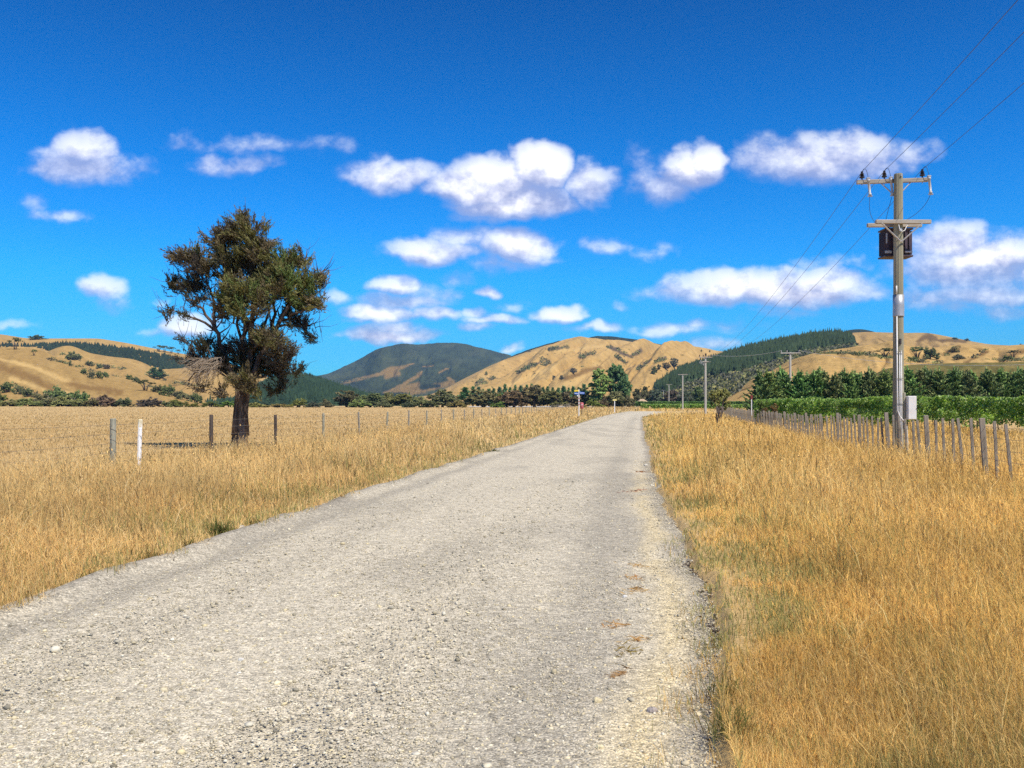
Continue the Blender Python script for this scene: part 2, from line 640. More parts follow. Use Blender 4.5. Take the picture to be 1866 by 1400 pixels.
    for k in range(len(pts) - 1):
        for e0, e1 in ((0, 1), (1, 2), (2, 3), (3, 0)):
            fs.append((k * 4 + e0, k * 4 + e1, k * 4 + 4 + e1, k * 4 + 4 + e0))
    mb.add(vs, fs)
    tag(mb.build('road', cm), 'thin pale strip of the crossing road far away behind the signs', 'road', kind='structure')


make_road()


# ------------------------------------------------------------------ loose gravel stones
def stones():
    n = 125000
    d = 3.0 * (20 / 3.0) ** RNG.random(n) ** 1.2
    px = RNG.uniform(-200, 1480, n)
    x = (px - CX) / F * d
    m_ = 26000                                    # loose windrows along both edges
    de = 3.2 * (26 / 3.2) ** RNG.random(m_)
    lft = RNG.random(m_) < .62
    qe = np.where(lft, road_l(de) + RNG.normal(-.02, .17, m_), road_r(de) + RNG.normal(-.03, .12, m_))
    d, x = np.concatenate([d, de]), np.concatenate([x, road_c(de) + qe])
    q = x - road_c(d)
    k = (q > road_l(d) - .42) & (q < road_r(d) + .22)
    x, d, q = x[k], d[k], q[k]
    rr, ll = road_r(d) - q, q - road_l(d)
    dens = .45 + .55 * fbm(x * .8, d * .4, 3, 12) + .25 * np.exp(-((ll - .1) / .3) ** 2)
    k = RNG.random(len(x)) < dens
    x, d, q, rr, ll = x[k], d[k], q[k], rr[k], ll[k]
    n = len(x)
    size = .0031 * np.exp(RNG.normal(0, .42, n)) * (1 + .035 * d) * 1.25
    big = RNG.random(n) < .022
    size = np.where(big, size * 2.0, size)
    size = np.minimum(size, .035)
    z = .035 * (1 - (q / 2.7) ** 2) + .012 + .045 * np.exp(-((ll - .12) / .16) ** 2) * .9
    t = (1 + 5 ** .5) / 2
    ico = np.array([(-1, t, 0), (1, t, 0), (-1, -t, 0), (1, -t, 0), (0, -1, t), (0, 1, t), (0, -1, -t), (0, 1, -t), (t, 0, -1), (t, 0, 1), (-t, 0, -1), (-t, 0, 1)]) / (1 + t * t) ** .5
    fc = np.array([(0, 11, 5), (0, 5, 1), (0, 1, 7), (0, 7, 10), (0, 10, 11), (1, 5, 9), (5, 11, 4), (11, 10, 2), (10, 7, 6), (7, 1, 8), (3, 9, 4), (3, 4, 2), (3, 2, 6), (3, 6, 8), (3, 8, 9), (4, 9, 5), (2, 4, 11), (6, 2, 10), (8, 6, 7), (9, 8, 1)])
    an = RNG.uniform(0, 6.28, n)
    sc = np.stack([RNG.uniform(.8, 1.5, n), RNG.uniform(.6, 1.1, n), RNG.uniform(.4, .8, n)], -1) * size[:, None]
    loc = ico[None] * sc[:, None] * RNG.uniform(.62, 1.25, (n, 12, 1))
    g = np.clip(RNG.normal(.50, .13, n), .2, .82)
    warm = RNG.random(n)
    C = np.stack([g, g * (.94 - .08 * warm), g * (.76 - .20 * warm)], -1)
    shaded_soil = (.5 * np.exp(-((rr + .03) / .05) ** 2) * ss(5.0, 6.0, d) * (1 - ss(10.5, 13, d)) * ss(.40, .55, fbm(d / 1.1, d * 0 + 4, 3, 55))) > RNG.random(n) * .9
    C[shaded_soil] = np.array([.085, .062, .048]) * RNG.uniform(.7, 1.4, (int(shaded_soil.sum()), 1))  # clods along the right lip: soil colour darkened to carry the lip's shade
    sc[shaded_soil] *= 1.5
    loc[shaded_soil] *= 1.5
    yel = (RNG.random(n) < .05) & ~shaded_soil
    C[yel] = np.array([.66, .56, .34])
    ca, sa = np.cos(an)[:, None], np.sin(an)[:, None]
    X = loc[..., 0] * ca - loc[..., 1] * sa + x[:, None]
    Y = loc[..., 0] * sa + loc[..., 1] * ca + d[:, None]
    Z = loc[..., 2] + (z + sc[:, 2] * .35)[:, None]
    V = np.stack([X, Y, Z], -1).reshape(-1, 3)
    Fc = (fc[None] + (np.arange(n) * 12)[:, None, None]).reshape(-1, 3)
    m, t_, b = new_mat('stone_mix')
    a = N(t_, 'ShaderNodeAttribute', attribute_name='Col')
    t_.links.new(a.outputs['Color'], b.inputs['Base Color'])
    b.inputs['Roughness'].default_value = .9
    b.inputs['Specular IOR Level'].default_value = .2
    o = link('gravel', np_mesh('gravel', V, Fc, m, np.repeat(C, 12, 0)))
    tag(o, 'loose pale grey gravel stones lying over the near road', 'gravel', kind='stuff')
    return m


STONE = stones()


# ------------------------------------------------------------------ dry grass
GRASS = mat_leaf('grass_blade', .45, .8, False, .05, (1.15, 1.04, .85), .70)


def blade_mesh(name, P, h, w, yaw, lean_d, lean, col, bend=.5):
    n = len(P)
    ax = np.stack([np.cos(yaw), np.sin(yaw), 0 * yaw], -1) * (w * .5)[:, None]
    L = np.stack([np.cos(lean_d) * lean, np.sin(lean_d) * lean, np.ones(n)], -1)
    L /= np.linalg.norm(L, axis=1, keepdims=True)
    top = P + L * h[:, None] * np.array([1, 1, 1])
    top[:, :2] += (np.stack([np.cos(lean_d), np.sin(lean_d)], -1) * (lean * h * bend)[:, None])
    top[:, 2] -= lean * h * bend * .45
    mid = P + L * (h * .55)[:, None]
    V = np.stack([P - ax, P + ax, mid - ax * .85, mid + ax * .85, top], 1).reshape(-1, 3)
    o = (np.arange(n) * 5)[:, None]
    Q = o + np.array([[0, 1, 3, 2]])
    T = o + np.array([[2, 3, 4]])
    return V, Q, T, np.repeat(col, 5, 0), top, L


def head_mesh(top, L, ln, w, yaw, col):
    """seed heads: flat spindles at the tips"""
    n = len(top)
    ax = np.stack([np.cos(yaw), np.sin(yaw), 0 * yaw], -1) * (w * .5)[:, None]
    a = top - L * (ln * .25)[:, None]
    m = top + L * (ln * .25)[:, None]
    b = top + L * (ln * .8)[:, None]
    V = np.stack([a, m - ax, b, m + ax], 1).reshape(-1, 3)
    Q = (np.arange(n) * 4)[:, None] + np.array([[0, 1, 2, 3]])
    return V, Q, np.repeat(col, 4, 0)


def grass_field(name, label, side, n, dmin, dmax, pw, hmean, seed):
    g = np.random.default_rng(seed)
    a = 1 - pw
    d = (dmin ** a + g.random(n) * (dmax ** a - dmin ** a)) ** (1 / a)
    px = g.uniform(-330, 2200, n)
    x = (px - CX) / F * d
    x += g.normal(0, .15, n)
    y = d
    q = x - road_c(y)
    lf = -10.79 + y * .0982           # fence lines (x of the fence at y)
    rf = 6.24 + y * .1747
    if side == 'right':
        k = ((q > road_r(y) - .28 * (y < 11)) | ((y > 185) & (q > road_l(y)))) & (x < rf + 6 + .12 * y)
        e = np.where(y > 185, 3.0, q - road_r(y) - .06)
    elif side == 'left':
        k = (q < road_l(y) + .26 * (y < 30)) & (x > lf - .5)
        e = road_l(y) - q
    else:
        k = (x < lf - .3)
        e = 5 + 0 * y
    x, y, q, e = x[k], y[k], q[k], e[k]
    # thin cover along the road edge
    edge = ss(-.05, .8, e)
    rise = ss(0, 2.6 if side == 'left' else 1.6, e)
    pt = fbm(x / 1.6, y / 1.6, 4, seed)
    keep = g.random(len(x)) < np.where(e < .04, (.9 if side == 'left' else .6) * ss(.47, .62, fbm(x / .45, y / .45, 3, seed + 33)) * np.exp(np.minimum(e, 0) / .13), np.clip(.85 + .9 * edge - .45 * (1 - edge) * (pt < .46), .08, 1))
    x, y, q, e, edge, pt, rise = x[keep], y[keep], q[keep], e[keep], edge[keep], pt[keep], rise[keep]
    n = len(x)
    big = fbm(x / 5.5, y / 7.5, 3, seed + 40)
    tall = (.30 + .70 * rise) * (.55 + .95 * big)
    h = hmean * tall * np.exp(g.normal(0, .26, n))
    lone = g.random(n) < .006
    h = np.where(lone & (e > .5), np.minimum(h * 2.0, .85), h)
    if side == 'right':
        h *= .66 + .50 * ss(8, 22, y)
    w = np.maximum(.0020, .00062 * y) * g.uniform(.7, 1.3, n)
    P = np.stack([x, y, gz(x, y) - .015 + np.where(e < .06, .15 if side == 'left' else .085, 0)], -1)
    wind = math.radians(150) + 1.1 * (fbm(x / 3, y / 3, 2, seed + 7) - .5)
    lean_d = wind + g.normal(0, 1.9, n)
    lean = np.abs(g.normal(.22, .25, n)) + .04
    mat_ = (g.random(n) < .42) & (y < 40)          # flattened thatch between the stalks
    lean = np.where(mat_, g.uniform(.6, 2.2, n), lean)
    lean_d = np.where(mat_, g.uniform(0, 6.283, n), lean_d)
    h = np.where(mat_, h * .62, h)
    # blade tones
    straw, gold, brown, red, green = map(np.array, ((.88, .72, .40), (.80, .60, .27), (.66, .455, .185), (.56, .35, .15), (.34, .33, .12)))
    if side == 'right':
        straw, gold, brown = np.array((.94, .73, .33)), np.array((.88, .62, .21)), np.array((.74, .48, .15))
    t = np.clip(fbm(x / 2.4, y / 3.2, 4, seed + 60) * 1.7 - .36 + g.normal(0, .2, n), 0, 1)[:, None]
    C = brown * (1 - t) + gold * t
    t2 = (g.random(n) < (.08 + .60 * ss(.46, .70, big)))[:, None]
    C = np.where(t2, straw * .6 + C * .4, C)
    rd = (g.random(n) < .16)[:, None]
    C = np.where(rd, red * .5 + C * .5, C)
    gp = np.clip(1.25 * ss(.42, .62, fbm(x / .9, y / .9, 3, seed + 80)) * np.exp(-e / .75) + .14 * np.exp(-e / 2.2) + (.05 if side == 'right' else .0) * (y < 12), 0, .80 if side == 'right' else .5)
    gr = (g.random(n) < gp)[:, None]
    C = np.where(gr, green * g.uniform(.7, 1.3, (n, 1)), C)
    C = C * g.uniform(.80, 1.2, (n, 1)) * (.86 + .26 * ss(.30, .70, fbm(x / .9, y / 1.6, 5, seed + 90)))[:, None]
    if side == 'field':
        C = C * .45 + np.array((.56, .385, .175)) * .55
    C = np.where(lone[:, None], straw * 1.05, C)
    lean = np.where(lone, lean + .35, lean)
    yaw = g.uniform(0, math.pi, n)
    V, Q, T, CC, top, L = blade_mesh(name, P, h, w, yaw, lean_d, lean, C)
    # seed heads on part of the stalks
    sh = (g.random(n) < (.22 if side != 'field' else .02)) & ~gr[:, 0] & (e > .25)
    ts, Ls = top[sh], L[sh]
    ns = len(ts)
    rp = np.where(y[sh] < 16, 4, 1)                # near panicles fan out into several fine branches
    ri = np.repeat(np.arange(ns), rp)
    fan = (rp[ri] > 1)
    pale = (g.random(ns) < .86)[:, None]
    hc = np.where(pale, C[sh] * np.array([1.12, 1.08, 1.0]), np.array([.32, .19, .085])) * g.uniform(.85, 1.2, (ns, 1))
    Lh = Ls + np.stack([np.cos(lean_d[sh]), np.sin(lean_d[sh]), 0 * lean_d[sh]], -1) * .5
    Lh /= np.linalg.norm(Lh, axis=1, keepdims=True)
    nf = len(ri)
    Lf = Lh[ri] + np.where(fan[:, None], g.normal(0, .42, (nf, 3)), 0)
    Lf /= np.linalg.norm(Lf, axis=1, keepdims=True)
    tf = ts[ri] - np.where(fan[:, None], Ls[ri] * g.uniform(0, .07, (nf, 1)), 0)
    V2, Q2, C2 = head_mesh(tf, Lf, np.minimum(np.maximum(.045, .0016 * y[sh][ri]), .12) * g.uniform(.6, 1.4, nf), w[sh][ri] * np.where(fan, .9, 1.5), g.uniform(0, math.pi, nf), hc[ri] * g.uniform(.85, 1.15, (nf, 1)))
    Q2 = Q2 + len(V)
    o = link(name, np_mesh(name, np.vstack([V, V2]), [np.vstack([Q, Q2]), T], GRASS, np.vstack([CC, C2])))
    return tag(o, label, 'grass', kind='stuff')


GQ = 1.0
grass_field('dry_grass', 'long golden brown dry grass covering the verge right of the road', 'right', int(860000 * GQ), 2.6, 335, 1.55, .37, 101)
grass_field('dry_grass', 'tall straw yellow dry grass on the verge between road and left wire fence', 'left', int(820000 * GQ), 5.0, 330, 1.55, .46, 202)
grass_field('dry_grass', 'short pale cropped grass in the paddock behind the left wire fence', 'field', int(300000 * GQ), 14, 340, 1.35, .11, 303)

# ------------------------------------------------------------------ hills
HILLS_XY = []


def interp(pts, x):
    p = np.array(pts, float)
    return np.interp(x, p[:, 0], p[:, 1])


def smooth_interp(pts, x, w=9.0):
    s = 0
    for k in (-1, -.5, 0, .5, 1):
        s = s + interp(pts, x + k * w)
    return s / 5


class Hill:
    def __init__(s, ridge, Dr, Db, p=1.1, relief=.05, fx=40., ft=2.2, seed=1, slant=.6, zb=-2., jag=.0, rw=9.0):
        s.__dict__.update(locals())

    def surf(s, px, t):
        """world point of the slope at fan column px and fraction t (0 foot, 1 ridge, >1 back)"""
        px, t = np.asarray(px, float), np.asarray(t, float)
        y = s.Db + (s.Dr - s.Db) * t
        zr = H + (HZ - smooth_interp(s.ridge, px, s.rw)) * s.Dr / F
        if s.jag:
            zr = zr + s.jag * (fbm(px / 14, px * 0 + s.seed, 4, s.seed) - .5) * s.Dr / F
        tt = np.clip(t, 0, 1)
        z = s.zb + (zr - s.zb) * tt ** s.p
        k = (px + s.slant * 60 * tt) / s.fx
        n = fbm(k + .8 * fbm(k * .7, t * s.ft * .8, 2, s.seed + 5), t * s.ft, 4, s.seed)
        n = np.abs(2 * n - 1) * 2.2
        n2 = fbm(px / (s.fx * .28), t * s.ft * 4, 4, s.seed + 9) - .5
        env = np.sin(np.pi * np.clip(tt, 0, 1)) ** .8
        z = z + s.relief * (zr - s.zb) * env * ((n - .35) + .35 * n2)
        bk = np.clip(t - 1, 0, None)
        z = np.where(t > 1, zr - (zr - s.zb) * (bk / .7) ** 1.4 * 1.05, z)
        return np.stack([(px - CX) / F * y, y, z], -1)

    def find(s, px, py, n=160):
        """surface point that the photo shows at pixel px, py"""
        t = np.linspace(0.01, 1, n)
        P = s.surf(np.full(n, px), t)
        q = HZ - (P[:, 2] - H) / P[:, 1] * F
        i = int(np.argmin(np.abs(q - py)))
        return Vector(P[i])

    def build(s, name, label, mat, colfn, x0, x1, nx=420, nt=120):
        t = np.concatenate([np.linspace(0, 1, nt), np.linspace(1, 1.7, nt // 4)[1:]])
        px = np.linspace(x0, x1, nx)
        PX, T = np.meshgrid(px, t)
        P = s.surf(PX, T)
        PY = HZ - (P[..., 2] - H) / P[..., 1] * F
        C = colfn(PX, PY, T, P)
        nt_ = len(t)
        i = (np.arange(nt_ - 1)[:, None] * nx + np.arange(nx - 1)[None]).ravel()
        Q = np.stack([i, i + 1, i + nx + 1, i + nx], -1)
        o = link(name, np_mesh(name, P.reshape(-1, 3), Q, mat, C.reshape(-1, 3), smooth=True))
        return tag(o, label, 'hill' if 'mountain' not in name else 'mountain', kind='structure')


def seg_dist(PX, PY, st):
    """distance in photo pixels to a stroke of points, with the stroke's half width divided out"""
    best = np.full(PX.shape, 9e9)
    for (x0, y0, w0), (x1, y1, w1) in zip(st[:-1], st[1:]):
        dx, dy = x1 - x0, y1 - y0
        u_ = np.clip(((PX - x0) * dx + (PY - y0) * dy) / (dx * dx + dy * dy + 1e-9), 0, 1)
        dd = np.hypot(PX - x0 - u_ * dx, PY - y0 - u_ * dy) / (w0 + (w1 - w0) * u_)
        best = np.minimum(best, dd)
    return best


def paint(C, PX, PY, strokes, colr, soft=.5, wob=5.0, seed=3):
    wx = PX + wob * (fbm(PX / 9, PY / 6, 3, seed) - .5) * 2
    wy = PY + wob * .7 * (fbm(PX / 9, PY / 6, 3, seed + 4) - .5) * 2
    for st in strokes:
        a = (1 - ss(1 - soft, 1 + soft, seg_dist(wx, wy, st)))[..., None]
        C = C * (1 - a) + np.array(colr) * a
    return C


def hill_mat(name, var_scale, amt=.35, bmp=.6, bd=1.0, stretch=(1, 1, 1)):
    m, t, b = new_mat(name)
    a = N(t, 'ShaderNodeAttribute', attribute_name='Col')
    vec = coords(t, stretch)
    f = noise_fac(t, var_scale, 8, .3, .7, vec, .7)
    f2 = noise_fac(t, var_scale * 6, 6, .3, .7, vec, .7)
    c = mixrgb(t, a.outputs['Color'], (1.35, 1.3, 1.22), M_scale(t, f, amt), 'MULTIPLY')
    c = mixrgb(t, c, (.62, .60, .58), M_scale(t, f2, amt), 'MULTIPLY')
    t.links.new(c, b.inputs['Base Color'])
    b.inputs['Roughness'].default_value = 1
    b.inputs['Specular IOR Level'].default_value = .05
    bump(t, b, f2, bmp, bd)
    return m


TAN = np.array((.44, .28, .092))
TAN2 = np.array((.36, .215, .075))
PALE = np.array((.56, .38, .145))
SCRUB = np.array((.05, .05, .028))
BUSH = np.array((.045, .055, .028))


def tan_cols(seed, extra=None, base=TAN):
    def fn(PX, PY, T, P):
        n = fbm(PX / 30, T * 6, 4, seed)[..., None]
        n2 = fbm(PX / 7, T * 26, 4, seed + 3)[..., None]
        C = base * (1 - n) * .95 + PALE * (base / TAN) * n * .85 + TAN2 * .12
        C = C * (.78 + .44 * n2)
        # sheep tracks: thin contour lines
        tr = np.abs(np.sin(T * 95 + 4 * fbm(PX / 25, T * 4, 3, seed + 8)))[..., None]
        C = C * (.90 + .14 * tr)
        if extra:
            C = extra(C, PX, PY, T)
        return C
    return fn


MT = hill_mat('dry_hillside', .05, .3, .5, 1.5)
MB_ = hill_mat('bush_hillside', .02, .5, 1.0, 6.0)
MF = hill_mat('forest_floor', .05, .3, .3, 1.0)

# A: dry slope at the far left
hA = Hill([(-400, 612), (-200, 618), (-60, 626), (0, 633), (40, 634), (75, 638), (115, 656), (150, 668), (200, 684), (260, 696), (300, 706), (350, 721), (400, 736), (440, 744), (900, 752)], 640, 345, 1.0, .06, 70, 1.6, 3, -.5, zb=-.5)


def exA(C, PX, PY, T):
    C = paint(C, PX, PY, [[(0, 655, 3), (60, 668, 3), (110, 690, 4), (170, 705, 3)], [(20, 690, 4), (90, 712, 4), (160, 722, 3)]], PALE * 1.05, .9, 4, 8)
    C = paint(C, PX, PY, [[(0, 668, 8), (60, 690, 7), (110, 720, 7)], [(130, 700, 7), (220, 715, 5)]], TAN2 * .72, .9, 7, 12)
    return C


hA.build('hill', 'dry golden grass slope rising at the far left behind the bushes', MT, tan_cols(5, exA, TAN * .80), -400, 520)
# B: second dry hill
hB = Hill([(-100, 700), (40, 655), (85, 642), (105, 633), (125, 629), (142, 634), (160, 643), (200, 650), (240, 654), (262, 661), (285, 674), (320, 672), (350, 670), (400, 676), (460, 690), (520, 715), (600, 748)], 980, 640, 1.0, .06, 45, 2, 8, .2, zb=-2)
hB.build('hill', 'low rounded brown hill between the left slope and the dark pine plantation', MT, tan_cols(9, None, TAN * .85), -100, 600)
# C: pine plantation hill on the left
hC = Hill([(-420, 600), (-200, 604), (0, 609), (50, 617), (100, 617), (180, 617), (230, 625), (270, 633), (310, 641), (345, 647), (400, 658), (460, 676), (520, 700), (580, 722), (650, 745)], 1350, 900, .9, .04, 60, 2, 12, .4, zb=-2)
hC.build('hill', 'long brown skyline ridge above the left pine plantation', MT, tan_cols(15, None, TAN * .9), -420, 650)
# forested knob right of the big tree
hK = Hill([(380, 760), (425, 744), (450, 722), (490, 700), (530, 690), (560, 692), (600, 706), (640, 720), (690, 735), (740, 748)], 900, 520, .9, .05, 40, 2, 17, .3, zb=-1)
hK.build('hill', 'low hill under dark green pines beside the trunk of the big tree', MF, lambda PX, PY, T, P: np.ones(PX.shape + (1,)) * BUSH, 380, 740, 200, 60)
# D: the mountain
hD = Hill([(380, 720), (480, 706), (555, 691), (575, 686), (600, 680), (640, 662), (662, 651), (690, 637), (702, 633), (715, 630), (728, 627), (760, 628), (800, 625.5), (830, 625), (850, 628), (880, 635), (915, 644), (960, 655), (1050, 690), (1150, 730)], 4200, 2300, 1.0, .16, 60, 2.0, 23, -1.0, zb=-4, jag=3.0, rw=4)


def colD(PX, PY, T, P):
    n = fbm(PX / 16, PY / 9, 5, 71)[..., None]
    C = BUSH * (.75 + 1.4 * n) * np.array([1, 1.02, .95])
    C = C + np.array([.028, .026, .012]) * ss(.5, .7, fbm(PX / 22, PY / 14, 4, 75))[..., None]
    gold = [[(602, 708, 2), (640, 694, 2.2), (690, 682, 3.5), (715, 674, 6), (735, 668, 3), (752, 663, 1.5)], [(705, 685, 5), (725, 680, 5)], [(700, 717, 2.5), (735, 702, 3), (765, 682, 3.5), (768, 678, 2)],
            [(720, 714, 5), (760, 702, 5)], [(740, 718, 6), (790, 706, 5), (825, 697, 5), (815, 690, 2)], [(802, 679, 1.5), (814, 672, 1.8)], [(635, 711, 2), (660, 718, 3)], [(770, 668, 1.5), (790, 667, 1)]]
    C = paint(C, PX, PY, gold, TAN * .80, .5, 3.5, 80)
    C = paint(C, PX, PY, [[(768, 706, 5), (800, 703, 3)], [(690, 722, 5), (740, 718, 3)]], BUSH * .7, .5, 3, 83)
    return C


hD.build('mountain', 'broad dark bush covered mountain with a few tan clearings in the far centre', MB_, colD, 380, 1150, 620, 170)
# E2: dark bush crest behind the golden hill, E: the golden hill
hE2 = Hill([(860, 700), (905, 662), (940, 646), (962, 637), (1000, 626), (1020, 621), (1050, 623), (1068, 617), (1085, 613), (1110, 613), (1140, 616), (1180, 622), (1215, 630), (1240, 638), (1300, 660), (1340, 690)], 2500, 2150, .9, .05, 40, 2, 31, 0, zb=60, jag=2, rw=4)
hE2.build('hill', 'dark bush covered crest peeping over the top of the central golden hill', MB_, lambda PX, PY, T, P: BUSH * (.6 + .8 * fbm(PX / 6, T * 9, 4, 33))[..., None], 860, 1340, 260, 40)
hE = Hill([(560, 748), (700, 732), (780, 721), (815, 707), (840, 693), (860, 683), (890, 668), (920, 655), (950, 645), (975, 636), (1000, 628), (1030, 624), (1060, 620), (1085, 620), (1110, 620), (1150, 623), (1200, 630), (1250, 635), (1290, 639), (1330, 643), (1380, 650), (1460, 665), (1560, 700)], 2050, 780, 1.05, .24, 88, 1.1, 40, -3.4, zb=-2)


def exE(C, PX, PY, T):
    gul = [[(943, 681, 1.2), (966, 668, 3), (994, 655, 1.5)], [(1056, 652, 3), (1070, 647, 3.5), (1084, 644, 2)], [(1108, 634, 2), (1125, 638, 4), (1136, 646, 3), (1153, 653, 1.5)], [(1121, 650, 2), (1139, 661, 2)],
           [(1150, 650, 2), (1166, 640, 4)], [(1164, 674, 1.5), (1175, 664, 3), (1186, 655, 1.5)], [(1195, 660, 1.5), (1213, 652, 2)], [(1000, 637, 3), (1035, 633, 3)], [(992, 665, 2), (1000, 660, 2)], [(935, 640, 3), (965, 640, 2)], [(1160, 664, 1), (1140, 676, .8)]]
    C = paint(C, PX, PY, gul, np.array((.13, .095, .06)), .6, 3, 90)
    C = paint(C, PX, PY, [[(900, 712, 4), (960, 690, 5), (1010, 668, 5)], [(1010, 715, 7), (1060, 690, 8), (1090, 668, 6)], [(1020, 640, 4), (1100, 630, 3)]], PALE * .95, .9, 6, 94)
    C = paint(C, PX, PY, [[(1030, 690, 3), (1070, 676, 5), (1092, 670, 3)]], TAN2 * .62, .7, 4, 97)
    return C


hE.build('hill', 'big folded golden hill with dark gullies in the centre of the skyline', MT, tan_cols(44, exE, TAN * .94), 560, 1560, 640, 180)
# G: dry hills on the right
hG2 = Hill([(1400, 690), (1500, 626), (1530, 613), (1548, 607), (1580, 605), (1610, 606), (1650, 607), (1690, 606.5), (1715, 611), (1745, 617), (1780, 624), (1805, 628), (1866, 631), (1960, 634), (2100, 640), (2400, 650)], 1700, 900, .85, .10, 60, 1.8, 52, .8, zb=-2)


def exG2(C, PX, PY, T):
    C = paint(C, PX, PY, [[(1672, 622, 3), (1690, 613, 5), (1705, 618, 4)], [(1690, 608, 1), (1718, 624, 2)], [(1600, 618, 1), (1625, 627, 1.2)], [(1715, 620, 3), (1760, 622, 3)]], TAN2 * .45, .7, 3, 101)
    return C


hG2.build('hill', 'brown bare hilltop on the right skyline above the nearer golden spurs', MT, tan_cols(55, exG2, TAN * .82), 1400, 2400, 420, 110)
hG4 = Hill([(1490, 640), (1535, 604), (1560, 599.5), (1580, 601), (1600, 607), (1640, 630)], 2300, 2000, .9, .05, 40, 2, 61, zb=100)
hG4.build('hill', 'small dark rounded knob just behind the right hilltop', MB_, lambda PX, PY, T, P: np.ones(PX.shape + (1,)) * BUSH, 1490, 1640, 60, 24)
hG1 = Hill([(1240, 748), (1285, 738), (1320, 722), (1350, 703), (1380, 684), (1420, 664), (1450, 653), (1490, 643), (1530, 637), (1570, 630), (1620, 626), (1660, 634), (1700, 634), (1760, 627), (1800, 632), (1866, 628), (1960, 622), (2100, 615), (2400, 610)], 720, 300, .72, .09, 80, 1.4, 64, .9, zb=.2)


def exG1(C, PX, PY, T):
    C = paint(C, PX, PY, [[(1490, 644, 1.5), (1540, 643, 2), (1600, 648, 2), (1640, 654, 2)]], np.array((.10, .11, .04)), .5, 2, 110)
    C = paint(C, PX, PY, [[(1330, 722, 1), (1400, 690, 1), (1450, 662, 1)], [(1345, 726, 1), (1420, 690, 1)]], TAN2 * .6, .5, 2, 112)
    C = paint(C, PX, PY, [[(1720, 645, 3), (1745, 635, 5)], [(1760, 660, 2), (1800, 640, 3)], [(1825, 652, 3), (1866, 640, 4)]], TAN2 * .7, .8, 4, 114)
    return C


hG1.build('hill', 'golden spur climbing to the right behind the clipped conifer row', MT, tan_cols(66, exG1), 1240, 2400, 520, 150)
hG3 = Hill([(1470, 745), (1540, 712), (1580, 690), (1610, 673), (1650, 666), (1700, 663), (1780, 661), (1866, 660), (1960, 660), (2200, 668)], 260, 150, .8, .06, 60, 2, 71, .3, zb=.3)


def colG3(PX, PY, T, P):
    n = fbm(PX / 12, T * 10, 4, 73)[..., None]
    return np.array((.11, .12, .035)) * (.6 + .8 * n) * (1 - .5 * n) + np.array((.32, .20, .075)) * .6 * n


hG3.build('hill', 'low green brown bank directly behind the clipped conifer row', MT, colG3, 1470, 2200, 240, 60)
# F: plantation ridge on the right
hF = Hill([(1120, 750), (1160, 735), (1190, 715), (1215, 698), (1240, 681), (1280, 669), (1320, 655), (1370, 640), (1420, 630), (1480, 619), (1530, 616), (1553, 619), (1570, 643), (1600, 690), (1640, 745)], 980, 430, .95, .06, 50, 2, 77, -.6, zb=.2)
hF.build('hill', 'steep ridge carrying the dark pine plantation right of centre', MF, lambda PX, PY, T, P: np.ones(PX.shape + (1,)) * np.array((.05, .05, .025)), 1120, 1640, 220, 80)


# ------------------------------------------------------------------ leaves and trees
def rnd_unit(n, g):
    v_ = g.normal(size=(n, 3))
    return v_ / np.linalg.norm(v_, axis=1, keepdims=True)


def leaf_quads(P, D, ln, wd, col, g):
    """one rhombic leaf per point: P base, D unit direction"""
    n = len(P)
    s_ = np.cross(D, rnd_unit(n, g))
    s_ /= np.linalg.norm(s_, axis=1, keepdims=True) + 1e-9
    a = P - D * (ln * .5)[:, None]
    b = P + D * (ln * .5)[:, None]
    V = np.stack([a, P - s_ * (wd * .5)[:, None], b, P + s_ * (wd * .5)[:, None]], 1).reshape(-1, 3)
    Q = (np.arange(n) * 4)[:, None] + np.array([[0, 1, 2, 3]])
    return V, Q, np.repeat(col, 4, 0)


class Foliage:
    def __init__(s, seed):
        s.g = np.random.default_rng(seed)
        s.V, s.Q, s.C, s.n = [], [], [], 0

    def leaves(s, P, D, ln, wd, col):
        V, Q, C = leaf_quads(P, D, ln, wd, col, s.g)
        s.V.append(V)
        s.Q.append(Q + s.n)
        s.C.append(C)
        s.n += len(V)

    def lobe(s, c, r, n, ln, wd, cols, up=.35, shell=.6, gap=.25):
        """an uneven cluster: leaves gather in sub-clumps inside an ellipsoid"""
        g = s.g
        k = max(3, n // 28)
        sub = rnd_unit(k, g) * (g.random((k, 1)) ** (1 / 3) * (1 - .4 * gap) + .0)
        sr = g.uniform(.22, .42, k)
        tone = g.random(k)
        i = g.integers(0, k, n)
        off = rnd_unit(n, g) * (g.random((n, 1)) ** .5) * sr[i][:, None]
        p = sub[i] + off
        P = np.array(c) + p * np.array(r)
        D = p / (np.linalg.norm(p, axis=1, keepdims=True) + 1e-6) * .7 + rnd_unit(n, g) * .8 + np.array([0, 0, up])
        D /= np.linalg.norm(D, axis=1, keepdims=True)
        cols = np.array(cols)
        a = np.clip(tone[i] + g.normal(0, .18, n), 0, .999) * (len(cols) - 1)
        j = a.astype(int)
        f = (a - j)[:, None]
        C = cols[j] * (1 - f) + cols[np.minimum(j + 1, len(cols) - 1)] * f
        C = C * g.uniform(.75, 1.25, (n, 1))
        s.leaves(P, D, ln * g.uniform(.6, 1.3, n), wd * g.uniform(.6, 1.3, n), C)

    def mesh(s, name, mat):
        return np_mesh(name, np.vstack(s.V), np.vstack(s.Q), mat, np.vstack(s.C))


